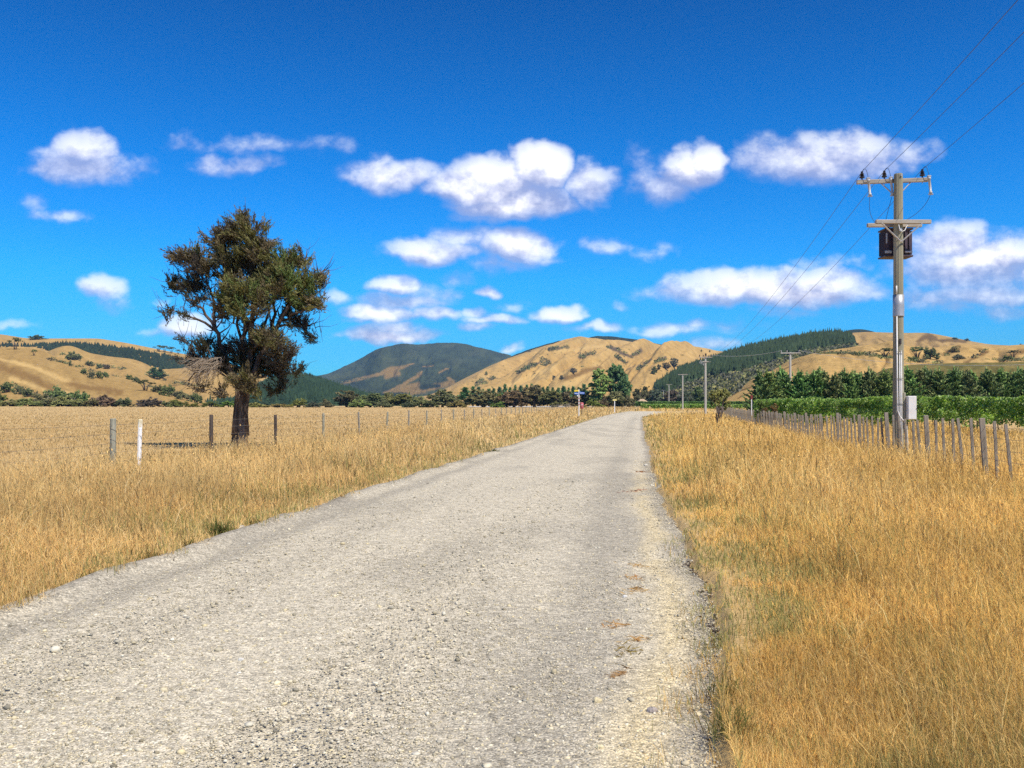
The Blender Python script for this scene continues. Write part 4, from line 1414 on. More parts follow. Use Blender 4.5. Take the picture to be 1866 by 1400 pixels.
# ------------------------------------------------------------------ the big tree by the fence
def big_tree():
    D0, k = 33.0, 33.0 / F / 2.8
    x0 = (438.5 - CX) / F * D0
    z0 = float(gz(x0, D0))
    root = thing('tree', 'large windswept dark kanuka tree with gnarled trunk behind the left fence', 'tree', (x0, D0, z0))
    def W(cx, cy, dy=0.0):
        return Vector(((cx - 500) * k, dy, (1215 - cy) * k + .48))
    g = np.random.default_rng(77)
    tr = MB()
    tr.tube([(-.06, 0, -.2), (-.03, 0, .1), W(497, 1180), W(492, 1120), W(503, 1050), W(512, 990), W(515, 940), W(520, 880)],
            [.40, .31, .235, .215, .21, .22, .20, .12], 14)
    tr.tube([W(520, 1215, .05), W(522, 1100, .0), W(535, 1000, -.05), W(548, 930, -.05)], [.16, .11, .11, .08], 10)
    tr.tube([W(478, 1215, -.1), W(480, 1120, -.08), W(490, 1000, -.05), W(482, 930, 0)], [.14, .10, .10, .08], 10)
    # gnarl the trunk
    v_ = np.array(tr.v)
    an = np.arctan2(v_[:, 1], v_[:, 0])
    v_[:, :2] *= (1 + .16 * (fbm(an * 2.2 + 9, v_[:, 2] * 1.6, 3, 5) - .5) * 2)[:, None]
    tr.v = [tuple(q) for q in v_]
    tb = mat_simple('old_bark', (.050, .036, .029), (.27, .205, .155), 5.5, .95, (1, 1, .16), bmp=1.0, bd=.08, lo=.42, hi=.68)
    tr.build('trunk', tb, root, True)
    limbs = [
        ([(485, 930, 0), (430, 830, -.2), (402, 700, -.3), (372, 600, -.2), (345, 470, 0), (318, 370, .2)], .10),
        ([(400, 700, -.3), (335, 605, -.3), (270, 530, -.2), (200, 470, 0), (150, 420, 0)], .055),
        ([(392, 690, -.3), (310, 632, -.5), (230, 602, -.6), (140, 575, -.7)], .045),
        ([(370, 600, -.2), (400, 540, 0), (420, 430, .2), (420, 300, .3)], .05),
        ([(510, 930, .1), (498, 800, .2), (512, 680, .3), (480, 500, .4), (430, 340, .3), (400, 200, .2)], .11),
        ([(525, 930, .1), (545, 800, .1), (556, 650, .0), (560, 450, .0), (540, 250, .1), (520, 90, .1)], .13),
        ([(540, 930, .2), (590, 800, .4), (635, 640, .6), (655, 480, .6), (640, 270, .5)], .10),
        ([(548, 925, -.1), (640, 765, -.1), (705, 630, -.1), (790, 500, -.1), (880, 410, .0), (935, 370, .0)], .10),
        ([(705, 630, -.1), (820, 590, -.3), (930, 545, -.4)], .05),
        ([(690, 660, 0), (790, 655, .2), (870, 640, .2), (905, 690, .2)], .04),
        ([(490, 950, 0), (420, 880, -.4), (330, 830, -.6), (250, 725, -.8)], .06),
        ([(490, 960, -.1), (410, 880, -.8), (320, 900, -1.1), (290, 965, -1.2)], .04),
        ([(540, 950, 0), (650, 880, .2), (760, 850, .4)], .06),
        ([(530, 960, -.2), (570, 930, -.8), (600, 950, -1.2)], .05),
        ([(450, 640, .3), (470, 560, .5), (430, 480, .6)], .03),
        ([(600, 790, .4), (570, 690, .8), (600, 560, 1.2), (560, 400, 1.4)], .07),
        ([(505, 780, .2), (455, 640, .6), (470, 500, 1.0), (500, 330, 1.3)], .06),
        ([(560, 640, 0), (600, 610, -.7), (570, 520, -1.3)], .05),
        ([(540, 800, .1), (640, 720, -.7), (720, 720, -1.2)], .05),
        ([(790, 500, -.1), (820, 380, .2), (830, 260, .3)], .045),
        ([(700, 640, 0), (720, 480, .6), (740, 320, .9)], .05),
    ]
    lm = MB()

    def curve(pp, r0, wob=.05):
        ps = [W(*q) for q in pp]
        outp = []
        for a, b in zip(ps[:-1], ps[1:]):
            for s in range(3):
                q = a.lerp(b, s / 3)
                outp.append(q + Vector(g.normal(0, wob, 3)) * (0 if (s == 0) else 1))
        outp.append(ps[-1])
        n_ = len(outp)
        return outp, [r0 * (1 - .85 * i / (n_ - 1)) + .006 for i in range(n_)]
    ends = []
    for pp, r0 in limbs:
        ps, rs = curve(pp, r0)
        lm.tube(ps, rs, 7)
        for i in range(3, len(ps)):           # side twigs
            for q in range(2):
                dr = (ps[i] - ps[i - 1]).normalized() * .6 + Vector(rnd_unit(1, g)[0]) * .9 + Vector((-.1, 0, .35))
                dr.normalize()
                L = float(g.uniform(.35, .9))
                a = ps[i]
                lm.tube([a, a + dr * L * .5 + Vector((0, 0, -.03)), a + dr * L + Vector((-.02, 0, .06))], [rs[i] * .45 + .003, rs[i] * .25 + .003, .003], 4)
    lm.build('limb', tb, root, True)
    OL, GR, BR, DK, PU = (.150, .142, .046), (.110, .150, .042), (.135, .106, .052), (.058, .056, .030), (.078, .064, .050)  # DK puts the shade of crown core and underside into leaf colour
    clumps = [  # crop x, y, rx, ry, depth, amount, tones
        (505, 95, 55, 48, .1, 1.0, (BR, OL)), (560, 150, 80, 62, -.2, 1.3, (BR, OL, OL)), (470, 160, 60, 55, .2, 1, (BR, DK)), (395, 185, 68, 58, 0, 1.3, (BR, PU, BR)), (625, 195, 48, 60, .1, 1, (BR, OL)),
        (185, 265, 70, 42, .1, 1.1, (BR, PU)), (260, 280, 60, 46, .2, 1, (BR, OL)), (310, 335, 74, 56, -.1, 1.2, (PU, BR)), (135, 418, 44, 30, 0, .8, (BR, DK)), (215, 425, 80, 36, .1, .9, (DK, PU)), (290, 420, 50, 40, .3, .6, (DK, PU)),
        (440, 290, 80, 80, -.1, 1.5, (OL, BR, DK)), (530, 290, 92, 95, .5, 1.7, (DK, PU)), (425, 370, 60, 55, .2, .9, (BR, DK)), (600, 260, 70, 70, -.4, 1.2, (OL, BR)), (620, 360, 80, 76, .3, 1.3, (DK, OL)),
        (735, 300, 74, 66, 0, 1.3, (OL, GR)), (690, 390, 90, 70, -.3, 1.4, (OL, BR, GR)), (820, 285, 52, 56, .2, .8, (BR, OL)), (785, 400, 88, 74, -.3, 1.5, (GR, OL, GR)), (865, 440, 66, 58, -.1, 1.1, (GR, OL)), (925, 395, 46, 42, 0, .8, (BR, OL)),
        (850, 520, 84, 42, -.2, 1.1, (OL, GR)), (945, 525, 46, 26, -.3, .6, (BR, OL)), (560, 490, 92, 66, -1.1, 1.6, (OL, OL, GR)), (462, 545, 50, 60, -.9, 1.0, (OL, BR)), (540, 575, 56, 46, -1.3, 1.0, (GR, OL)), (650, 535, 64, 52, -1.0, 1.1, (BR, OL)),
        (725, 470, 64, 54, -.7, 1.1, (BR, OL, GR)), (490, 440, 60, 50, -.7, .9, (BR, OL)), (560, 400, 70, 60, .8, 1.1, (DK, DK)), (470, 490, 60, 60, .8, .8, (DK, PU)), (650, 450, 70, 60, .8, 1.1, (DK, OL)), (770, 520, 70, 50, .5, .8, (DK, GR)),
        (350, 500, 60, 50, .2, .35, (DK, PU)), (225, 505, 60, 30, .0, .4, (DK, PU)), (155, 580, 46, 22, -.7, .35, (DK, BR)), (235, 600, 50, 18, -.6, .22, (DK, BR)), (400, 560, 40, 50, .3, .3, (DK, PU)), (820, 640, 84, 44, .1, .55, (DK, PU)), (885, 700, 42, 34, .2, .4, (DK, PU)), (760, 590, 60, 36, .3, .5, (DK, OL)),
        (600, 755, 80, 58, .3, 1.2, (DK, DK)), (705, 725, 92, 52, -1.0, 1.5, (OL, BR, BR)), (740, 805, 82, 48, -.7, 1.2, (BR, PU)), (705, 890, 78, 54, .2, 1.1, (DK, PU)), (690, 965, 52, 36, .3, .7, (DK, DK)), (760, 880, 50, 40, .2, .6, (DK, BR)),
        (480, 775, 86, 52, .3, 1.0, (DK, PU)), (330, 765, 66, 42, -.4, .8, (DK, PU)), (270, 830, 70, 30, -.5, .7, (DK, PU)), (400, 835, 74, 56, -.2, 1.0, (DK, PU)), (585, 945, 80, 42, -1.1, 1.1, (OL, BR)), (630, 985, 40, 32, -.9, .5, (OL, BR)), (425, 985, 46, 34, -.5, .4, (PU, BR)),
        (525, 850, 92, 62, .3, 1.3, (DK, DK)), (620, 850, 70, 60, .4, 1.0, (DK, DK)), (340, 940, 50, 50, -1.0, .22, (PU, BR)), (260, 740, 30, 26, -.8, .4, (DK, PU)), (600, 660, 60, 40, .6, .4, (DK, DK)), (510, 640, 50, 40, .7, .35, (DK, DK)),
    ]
    f = Foliage(88)
    tw = MB()
    for cx, cy, rx, ry, dy, am, tones in clumps:
        ns = int(180 * am * (rx * ry / 3600) ** .6)
        c = np.array(W(500 + (cx - 500) * .95, 1215 - (1215 - cy) * .958, dy))
        R = np.array([rx * k * 1.02, (rx + ry) * .5 * k * 1.05, ry * k * 1.02])
        npl = max(4, ns // 11)
        pr = rnd_unit(npl, f.g) * (f.g.random((npl, 1)) ** .5)
        pd = pr * np.array([.9, .8, .5]) + np.array([-.28, 0, .60]) + rnd_unit(npl, f.g) * .45
        pd /= np.linalg.norm(pd, axis=1, keepdims=True)
        plen = f.g.uniform(.35, .80, npl) * min(1.0, .55 + .5 * float(R.mean()))
        j = np.repeat(np.arange(npl), -(-ns // npl))[:ns]
        uu = f.g.random(ns) ** .8
        base = c + pr[j] * R * .80 - pd[j] * .25 + pd[j] * (plen[j] * uu)[:, None] + f.g.normal(0, 1, (ns, 3)) * (.11 * (1.1 - uu))[:, None]
        d_ = pd[j] + rnd_unit(ns, f.g) * .42
        d_ /= np.linalg.norm(d_, axis=1, keepdims=True)
        L = f.g.uniform(.18, .46, ns)
        nl = 13
        i = np.repeat(np.arange(ns), nl)
        s_ = np.tile(np.linspace(.08, 1, nl), ns)
        P = base[i] + d_[i] * (L[i] * s_)[:, None] + f.g.normal(0, .022, (ns * nl, 3))
        D = d_[i] * 1.1 + rnd_unit(ns * nl, f.g) * .55
        D /= np.linalg.norm(D, axis=1, keepdims=True)
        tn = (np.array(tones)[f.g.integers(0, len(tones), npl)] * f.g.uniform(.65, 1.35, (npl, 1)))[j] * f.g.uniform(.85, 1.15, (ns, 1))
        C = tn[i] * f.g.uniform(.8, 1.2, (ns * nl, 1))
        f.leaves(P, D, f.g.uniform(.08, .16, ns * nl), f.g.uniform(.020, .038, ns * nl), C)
        for q in range(0, ns, 5):
            a = Vector(base[q])
            b = Vector(base[q] + d_[q] * L[q] * .8)
            tw.tube([a - (b - a) * .5, a, b], [.007, .005, .002], 3, False)
    link('crown', f.mesh('crown', mat_leaf('kanuka_leaf', .15, .65, up=.15)), root)
    tw.build('twigs', tb, root)
    # bleached dead twigs hanging on the left below the crown
    dm = MB()
    for q in range(150):
        a = W(g.uniform(330, 450), g.uniform(820, 905), -1.0 + g.normal(0, .25))
        fall = Vector((-g.uniform(.1, .8), g.normal(0, .2), -g.uniform(.1, .75)))
        b = a + fall
        dm.tube([a, a + fall * .5 + Vector((0, 0, .10)), b], [.011, .007, .003], 4, False)
        if q % 2:
            m_ = a + fall * .6 + Vector((0, 0, .07))
            dm.tube([m_, m_ + Vector((-g.uniform(.1, .3), g.normal(0, .1), -g.uniform(-.05, .3)))], [.006, .002], 3, False)
    dm.build('dead_branch', mat_simple('bleached_twig', (.28, .22, .16), (.42, .34, .25), 12, .95), root)
    # dark seed stalks in a tuft round the foot
    f2 = Foliage(5)
    n = 260
    P = np.stack([f2.g.normal(0, .8, n), f2.g.normal(-.8, .5, n), f2.g.uniform(.35, .75, n)], -1)
    return root


big_tree()

# ------------------------------------------------------------------ fences
WOOD_G = mat_simple('weathered_post', (.20, .185, .155), (.34, .315, .265), 14, .9, (1, 1, .12), bmp=.5, bd=.01)
WOOD_GR = mat_simple('lichen_post', (.22, .22, .17), (.36, .35, .27), 10, .9, (1, 1, .2), bmp=.5, bd=.01)
WOOD_D = mat_simple('dark_post', (.055, .042, .035), (.12, .095, .08), 12, .9, (1, 1, .12), bmp=.5, bd=.01)
BATTEN = mat_simple('batten_wood', (.20, .17, .13), (.33, .29, .23), 12, .9, (1, 1, .15), bmp=.4, bd=.008)
WIRE = mat_simple('fence_wire', (.20, .17, .13), (.30, .26, .20), 20, .6, metal=.3, bmp=0)


def post_mesh(name, mat, r, h, seed, flat=False):
    mb = MB()
    g = random.Random(seed)
    if flat:
        mb.box((0, 0, h / 2 - .25), (r * 2, r * 1.2, h + .5), bev=r * .15)
    else:
        mb.tube([(0, 0, -.5), (0, 0, 0), (g.uniform(-.01, .01), 0, h * .5), (0, 0, h - .015), (0, 0, h)], [r * 1.05, r * 1.03, r, r * .97, r * .86], 10)
    return mb.mesh(name, mat, False)


def left_fence():
    root = thing('wire_fence', 'post and wire fence with grey and dark posts along the left paddock', 'fence')
    pm = [post_mesh('post', WOOD_GR, .046, 1.22, 1), post_mesh('post', WOOD_G, .042, 1.22, 2), post_mesh('post', WOOD_D, .053, 1.24, 3)]
    st = post_mesh('post', WOOD_GR, .066, 1.25, 4)
    ds = [15.3, 20.5, 25.66, 30.74] + [36.0 + 5.2 * i for i in range(62)]
    tops = []
    for i, d in enumerate(ds):
        x = -10.79 + d * .0982
        z = float(gz(x, d))
        me = st if i in (1,) else pm[2] if i in (2, 3) else pm[(i * 7) % 2]
        p = link('post', me, root, (x, d, z + random.uniform(-.04, .03)))
        p.rotation_euler = (random.gauss(0, .02), random.gauss(.0, .03), random.uniform(0, 3))
        tops.append((x, d, z))
        if i == 1:
            p['label'] = 'thick pale strainer post with wire twisted round it'
            wr = MB()
            pts = [(.071 * math.cos(a), .071 * math.sin(a), 1.12 - a * .037) for a in np.linspace(0, 24, 90)]
            wr.tube(pts, .004, 4)
            wr.build('wire_wrap', WIRE, p)
        if i in (2, 3):
            p['label'] = 'dark weathered post'
    for hgt in (.32, .52, .72, .93, 1.13):
        mb = MB()
        pts = []
        for (a, b) in zip(tops[:-1], tops[1:]):
            for s in (0, .25, .5, .75):
                q = Vector(a).lerp(Vector(b), s)
                pts.append(q + Vector((0, -.06, hgt - .02 * math.sin(s * math.pi))))
        mb.tube(pts, .0042, 4)
        mb.build('wire', WIRE, root)


left_fence()


def right_fence():
    root = thing('batten_fence', 'weathered wooden batten and wire fence in front of the vines', 'fence')
    pm, bm = post_mesh('post', BATTEN, .052, 1.27, 5, True), post_mesh('batten', BATTEN, .028, 1.20, 6, True)
    g = random.Random(4)
    line = []
    nb = 0
    rest = MB()
    for i in range(30):
        d0 = 14.5 + 4.24 * (i - .01)
        for j in range(6):
            d = d0 + 4.24 * j / 6 + (g.uniform(-.07, .07) if j else 0)
            x = 6.24 + d * .1747
            z = float(gz(x, d))
            line.append((x, d, z))
            lean = g.gauss(-.045, .018)
            if j == 0:
                o = link('post', pm, root, (x, d, z + g.uniform(-.04, .05)))
                o.rotation_euler = (g.gauss(0, .02), lean, -.17)
            elif nb < 100:
                nb += 1
                o = link('batten', bm, root, (x, d, z + g.uniform(-.07, .05)))
                o.rotation_euler = (g.gauss(0, .02), lean + g.gauss(0, .015), -.17)
            else:
                rest.box((x, d, z + .6 + g.uniform(-.05, .05)), (.05, .03, 1.25), Matrix.Rotation(lean, 3, 'Y'))
    o = rest.build('far_batten', BATTEN, root)
    o['kind'] = 'stuff'
    for hgt in (.25, .45, .65, .87, 1.08):
        mb = MB()
        mb.tube([Vector(p) + Vector((-.04, -.06, hgt)) for p in line], .004, 4)
        mb.build('wire', WIRE, root)


right_fence()


def marker_post():
    d = 20.1
    x = (252.5 - CX) / F * d
    z = float(gz(x, d))
    root = thing('marker_post', 'white painted wooden marker post with a yellowed top beside the wire fence', 'post', (x, d, z), .5)
    wm = mat_simple('flaking_white_paint', (.80, .79, .75), (.62, .60, .54), 9, .6, bmp=.3, bd=.004, lo=.5, hi=.75)
    ym = mat_simple('lichen_yellow', (.55, .46, .24), (.70, .66, .52), 14, .9, bmp=.3, bd=.004)
    bm = mat_simple('peeled_paint', (.82, .82, .80), (.10, .10, .11), 22, .6, (1, 1, .4), lo=.56, hi=.62, bmp=0)
    mb = MB()
    mb.box((0, 0, .38), (.084, .084, 1.5), bev=.008)
    mb.build('post', wm, root)
    t = MB()
    t.box((0, 0, 1.145), (.092, .092, .19), bev=.02)
    t.build('cap', ym, root)
    p = MB()
    p.box((.010, -.050, .55), (.06, .014, 1.0), bev=.003)
    p.build('face_board', bm, root)
    root.rotation_euler = (0, .03, .35)


marker_post()

# ------------------------------------------------------------------ power poles and lines
POLE = mat_simple('pole_timber', (.20, .19, .13), (.36, .34, .25), 6, .9, (1, 1, .05), bmp=.5, bd=.02)
POLE_F = mat_simple('pale_pole', (.38, .36, .31), (.52, .50, .44), 3, .9, (1, 1, .1), bmp=.2, bd=.02)
ARM = mat_simple('arm_timber', (.30, .27, .23), (.45, .41, .35), 9, .9, (.2, 1, 1), bmp=.3, bd=.01)
STEEL = mat_simple('galvanised_steel', (.40, .40, .40), (.50, .50, .50), 5, .45, metal=.5, bmp=0)
DARKM = mat_simple('dark_bushing', (.03, .025, .028), (.06, .05, .05), 8, .45, bmp=0)
TANK = mat_simple('transformer_paint', (.055, .040, .055), (.085, .060, .075), 5, .5, bmp=.1)
PVC = mat_simple('white_pvc', (.74, .73, .70), (.64, .63, .60), 4, .4, bmp=0)
PORC = mat_simple('grey_porcelain', (.42, .42, .42), (.5, .5, .5), 5, .3, bmp=0)
CABLE = mat_simple('conductor', (.07, .075, .10), (.10, .11, .14), 4, .5, metal=.4, bmp=0)
LIGHTWIRE = mat_simple('bright_conductor', (.55, .55, .55), (.65, .65, .65), 4, .5, metal=.3, bmp=0)

WD = Vector((.153, .988, 0)).normalized()       # direction of the line
AD = Vector((WD.y, -WD.x, 0))                    # direction of the cross-arms
INS = {}


def insulator(root, p, s=1.0, mat=None):
    mb = MB()
    mb.tube([p, p + Vector((0, 0, .05 * s)), p + Vector((0, 0, .06 * s)), p + Vector((0, 0, .09 * s)), p + Vector((0, 0, .10 * s)), p + Vector((0, 0, .13 * s)), p + Vector((0, 0, .14 * s)), p + Vector((0, 0, .17 * s)), p + Vector((0, 0, .19 * s)), p + Vector((0, 0, .24 * s))],
            [.02 * s, .02 * s, .07 * s, .075 * s, .03 * s, .07 * s, .035 * s, .06 * s, .03 * s, .035 * s], 10)
    mb.build('insulator', mat or DARKM, root)


def main_pole():
    d = 27.5
    k = d / F
    x = (1637 - CX) * k
    z0 = float(gz(x, d))
    root = thing('utility_pole', 'tall timber power pole with transformer, pipes and white meter box on the right verge', 'utility pole', (x, d, z0))

    def Z(py):
        return H + (HZ - py) * k - z0

    def Xo(px):
        return (px - 1637) * k
    ht = Z(317)
    p = MB()
    p.tube([(0, 0, -.5), (0, 0, .6), (0, 0, 3), (0, 0, 6), (0, 0, ht - .03), (0, 0, ht)], [.168, .164, .150, .136, .125, .112], 12)
    p.build('pole', POLE, root, False)
    # top cross-arm behind the pole
    a = MB()
    za = Z(327)
    RA = Matrix.Rotation(math.atan2(AD.y, AD.x), 3, 'Z')
    back = WD * .19
    a.box(tuple(back + Vector((0, 0, za)) - AD * .13), (2.02, .10, .12), RA, .01)
    a.build('crossarm', ARM, root)
    br = MB()
    br.tube([back + Vector((0, 0, za - .05)) - AD * .45, Vector((0, .13, za - .5))], .018, 6)
    br.tube([back + Vector((0, 0, za - .05)) + AD * .40, Vector((0, .13, za - .5))], .018, 6)
    br.build('brace', STEEL, root)
    bo = MB()
    bo.tube([Vector((.03, -.10, Z(322))), Vector((.03, -.16, Z(322)))], .028, 8)
    bo.tube([Vector((.0, -.12, Z(421))), Vector((.0, -.18, Z(421)))], .045, 10)
    bo.build('bolt', STEEL, root)
    for i, (t, up) in enumerate(((-.985, .05), (-.35, .05), (.72, .05))):
        q = back + AD * t + Vector((0, 0, za + up + .01))
        pin = MB()
        pin.tube([q - Vector((0, 0, .16)), q], .014, 6)
        pin.build('insulator_pin', STEEL, root)
        insulator(root, q, 1.05)
        INS[('main', i)] = root.location + q + Vector((0, 0, .25))
        # drop-out fuse hanging in front of the arm
        fz = MB()
        f0 = q + AD * .15 - WD * .14 + Vector((0, 0, -.02))
        f1 = f0 + Vector((.02, 0, -.48)) + AD * .03
        fz.tube([f0, f0 + (f1 - f0) * .12, f0 + (f1 - f0) * .14, f0 + (f1 - f0) * .5, f0 + (f1 - f0) * .86, f0 + (f1 - f0) * .88, f1], [.05, .05, .033, .038, .033, .05, .045], 9)
        fu = fz.build('fuse_link', PORC, root, True)
        cp = MB()
        cp.box(tuple(f0 + Vector((0, 0, .03))), (.11, .08, .05), RA, .01)
        cp.box(tuple(f1 - Vector((0, 0, .02))), (.14, .05, .035), RA, .008)
        cp.build('fuse_clamp', STEEL, root)
        lp = MB()
        s0, s1 = q + Vector((0, 0, .25)), f0 + Vector((0, 0, .04))
        lp.tube([s0.lerp(s1, s) + Vector((0, 0, .16 * math.sin(math.pi * s))) + WD * (-.05 * math.sin(math.pi * s)) for s in np.linspace(0, 1, 9)], .007, 5)
        lp.build('jumper_lead', CABLE, root)
        lp = MB()
        e1 = Vector((Xo((1603, 1620, 1645)[i]), .28, Z(405) + .02))
        mid = f1.lerp(e1, .45) + (Vector((-.16, 0, -.22)), Vector((-.02, 0, 0)), Vector((.24, 0, -.18)))[i]
        lp.tube([(1 - s) ** 2 * f1 + 2 * s * (1 - s) * mid + s * s * e1 for s in np.linspace(0, 1, 11)], .007, 5)
        lp.build('jumper_lead', CABLE, root)
    # transformer platform
    zb = Z(408)
    for yy_, xo, zz in ((-.20, .06, .02), (.24, -.02, .0)):
        b = MB()
        b.box((xo, yy_, zb + zz), (1.62, .10, .115), bev=.012)
        b.build('platform_beam', ARM, root)
    vb = MB()
    for sx in (-1, 1):
        vb.tube([(sx * .60, -.262, zb - .03), (0, -.20, Z(443))], .022, 6)
    vb.build('brace', STEEL, root)
    ph = MB()
    ph.tube([(Xo(1632), -.21, Z(411)), (Xo(1633), -.25, Z(420)), (Xo(1637), -.26, Z(425)), (Xo(1642), -.25, Z(423)), (Xo(1646), -.22, Z(416)), (Xo(1650), -.21, Z(411))], .013, 6)
    ph.build('cable_loop', PVC, root)
    # transformer tank with fins, hung behind the pole
    tx0, tx1, tz0, tz1 = Xo(1605), Xo(1659), Z(466), Z(413)
    tk = MB()
    cxm, w_ = (tx0 + tx1) / 2 + .20, (tx1 - tx0) * .96
    tk.box((cxm, .50, (tz0 + tz1) / 2), (w_ * .86, .46, tz1 - tz0), bev=.03)
    tk.box((cxm, .50, tz1 - .02), (w_, .56, .05), bev=.01)
    tk.box((cxm, .50, tz0 + .03), (w_, .56, .05), bev=.01)
    tank = tk.build('transformer', TANK, root)
    fn = MB()
    for sx in (-1, 1):
        for q in range(5):
            fn.box((cxm + sx * w_ * .46, .32 + q * .09, (tz0 + tz1) / 2), (w_ * .08, .022, (tz1 - tz0) * .82))
    for q in range(6):
        fn.box((cxm - w_ * .36 + q * w_ * .145, .255, (tz0 + tz1) / 2), (.02, .05, (tz1 - tz0) * .8))
    fn.build('cooling_fin', TANK, tank)
    pl = MB()
    pl.box((Xo(1615) + .10, .222, Z(432)), (.045, .012, .30), bev=.004)
    pl.box((Xo(1618) + .10, .222, Z(457)), (.20, .012, .08), bev=.004)
    pl.box((Xo(1654) + .12, .222, Z(457)), (.22, .05, .05), bev=.004)
    pl.build('fitting', PORC, tank)
    for q in range(3):
        insulator(tank, Vector((cxm - .25 + .25 * q, .5, tz1)), 1.0)
    # steel possum guard, conduits and meter box
    gd = MB()
    zg0, zg1 = Z(577), Z(538)
    gd.tube([(0, -.01, zg0), (0, -.01, zg0 + .02), (0, -.01, (zg0 + zg1) / 2), (0, -.01, zg1)], [.162, .160, .159, .157], 20, True)
    gd.build('metal_sleeve', STEEL, root, True)
    c1 = MB()
    c1.tube([(Xo(1630.5), -.12, Z(522)), (Xo(1630.5), -.13, zg1 + .01)], .022, 8)
    c1.tube([(Xo(1630.5), -.145, zg0 - .01), (Xo(1631), -.16, Z(700)), (Xo(1631.5), -.17, Z(748)), (Xo(1634), -.18, Z(757)), (Xo(1638), -.19, Z(763)), (Xo(1643), -.20, Z(768))], .020, 10)
    c1.build('conduit', PVC, root, True)
    for px_, top in ((1635.3, 643), (1638.4, 640)):
        c2 = MB()
        c2.tube([(Xo(px_), -.165, Z(top)), (Xo(px_), -.185, 1.0), (Xo(px_), -.19, -.05)], .0145, 10)
        c2.build('conduit', PVC, root, True)
    cl = MB()
    for py in (642, 690, 736):
        cl.tube([(Xo(1629), -.20, Z(py)), (Xo(1641), -.215, Z(py))], .008, 5)
    cl.box((Xo(1636.5), -.16, Z(623)), (.06, .05, .16), bev=.01)
    cl.build('clip', DARKM, root)
    tb_ = MB()
    bx0, bx1, bz0, bz1 = Xo(1647.2), Xo(1663), Z(764.5), Z(722)
    tb_.box(((bx0 + bx1) / 2, -.17, (bz0 + bz1) / 2), (bx1 - bx0, .22, bz1 - bz0), bev=.012)
    box = tb_.build('meter_box', PVC, root)
    dr = MB()
    dr.box(((bx0 + bx1) / 2, -.287, (bz0 + bz1) / 2), (bx1 - bx0 - .025, .014, bz1 - bz0 - .03), bev=.004)
    dr.build('door', PVC, box)
    lk = MB()
    lk.box((bx1 - .012, -.30, Z(745)), (.03, .02, .025), bev=.004)
    lk.build('lock', DARKM, box)
    bk = MB()
    bk.box((Xo(1644.5), -.12, Z(742)), (.07, .06, .85), bev=.006)
    bk.build('backing_board', POLE, root)
    stake = MB()
    stake.box((Xo(1649), -.15, .35), (.07, .05, 1.2), Matrix.Rotation(-.05, 3, 'Y'), .006)
    stake.build('stay_stake', POLE_F, root)
    return root


main_pole()


def far_pole(key, px, top, d, label, arm=1.9, z_off=0.0, white=False, dbl=False):
    k = d / F
    x = (px - CX) * k
    z0 = float(gz(x, d)) + z_off
    h = H + (HZ - top) * k - z0
    root = thing('utility_pole', label, 'utility pole', (x, d, z0), 0, 'power poles in the line along the road')
    p = MB()
    p.tube([(0, 0, -.5), (0, 0, h * .5), (0, 0, h)], [.19, .17, .14], 9)
    p.build('pole', POLE_F, root)
    RA = Matrix.Rotation(math.atan2(AD.y, AD.x), 3, 'Z')
    a = MB()
    a.box((0, -.16, h - .12), (arm, .12, .13), RA, .012)
    a.build('crossarm', POLE_F if white else ARM, root)
    for i, t in enumerate((-.47, -.18, .42)):
        q = AD * (t * arm) + Vector((0, -.16, h - .05))
        insulator(root, q, 1.3, PORC if white else None)
        INS[(key, i)] = root.location + q + Vector((0, 0, .25))
    if dbl:
        b = MB()
        b.box((.1, -.16, h - .75), (1.5, .1, .1), Matrix.Rotation(.5, 3, 'Z'), .01)
        b.build('crossarm', ARM, root)
        c = MB()
        for q in range(4):
            c.tube([(-.9 + q * .18, -.2, h - 1.0 - .1 * q), (-.75 + q * .18, -.2, h - .55 - .1 * q)], .045, 6)
        c.build('fuse_link', PORC, root)
        s = MB()
        s.tube([(.0, -.2, h + .1), (0, -.2, h + .45)], .12, 8)
        s.build('pole_cap', DARKM, root)
    return root


far_pole('p2', 1285.5, 650, 137, 'second power pole along the road, nearest one beyond the meter box pole', 1.9, dbl=True)
far_pole('p3', 1244, 682, 220, 'third power pole along the road with a plain T shaped crossarm', 2.2)
far_pole('p4', 1219, 700.5, 335, 'fourth power pole along the road, shorter and further than the T topped one', 2.1)
far_pole('p5', 1209, 711, 480, 'fifth power pole along the road, among the far trees', 2.1)
far_pole('p6', 1201.5, 721, 620, 'thin far power pole, right one of the last close pair', 1.5)
far_pole('p7', 1198.5, 721, 560, 'thin far power pole, left one of the last close pair', 1.5)
far_pole('p8', 1440, 642, 126, 'pale power pole with white insulators rising behind the clipped conifers', 2.6, 0.0, True)


def span(name, a, b, sag, r, mat, label, group):
    mb = MB()
    mb.tube([a.lerp(b, s) - Vector((0, 0, sag * 4 * s * (1 - s))) for s in np.linspace(0, 1, 33)], r, 5)
    tag(mb.build(name, mat), label, 'power line', group)


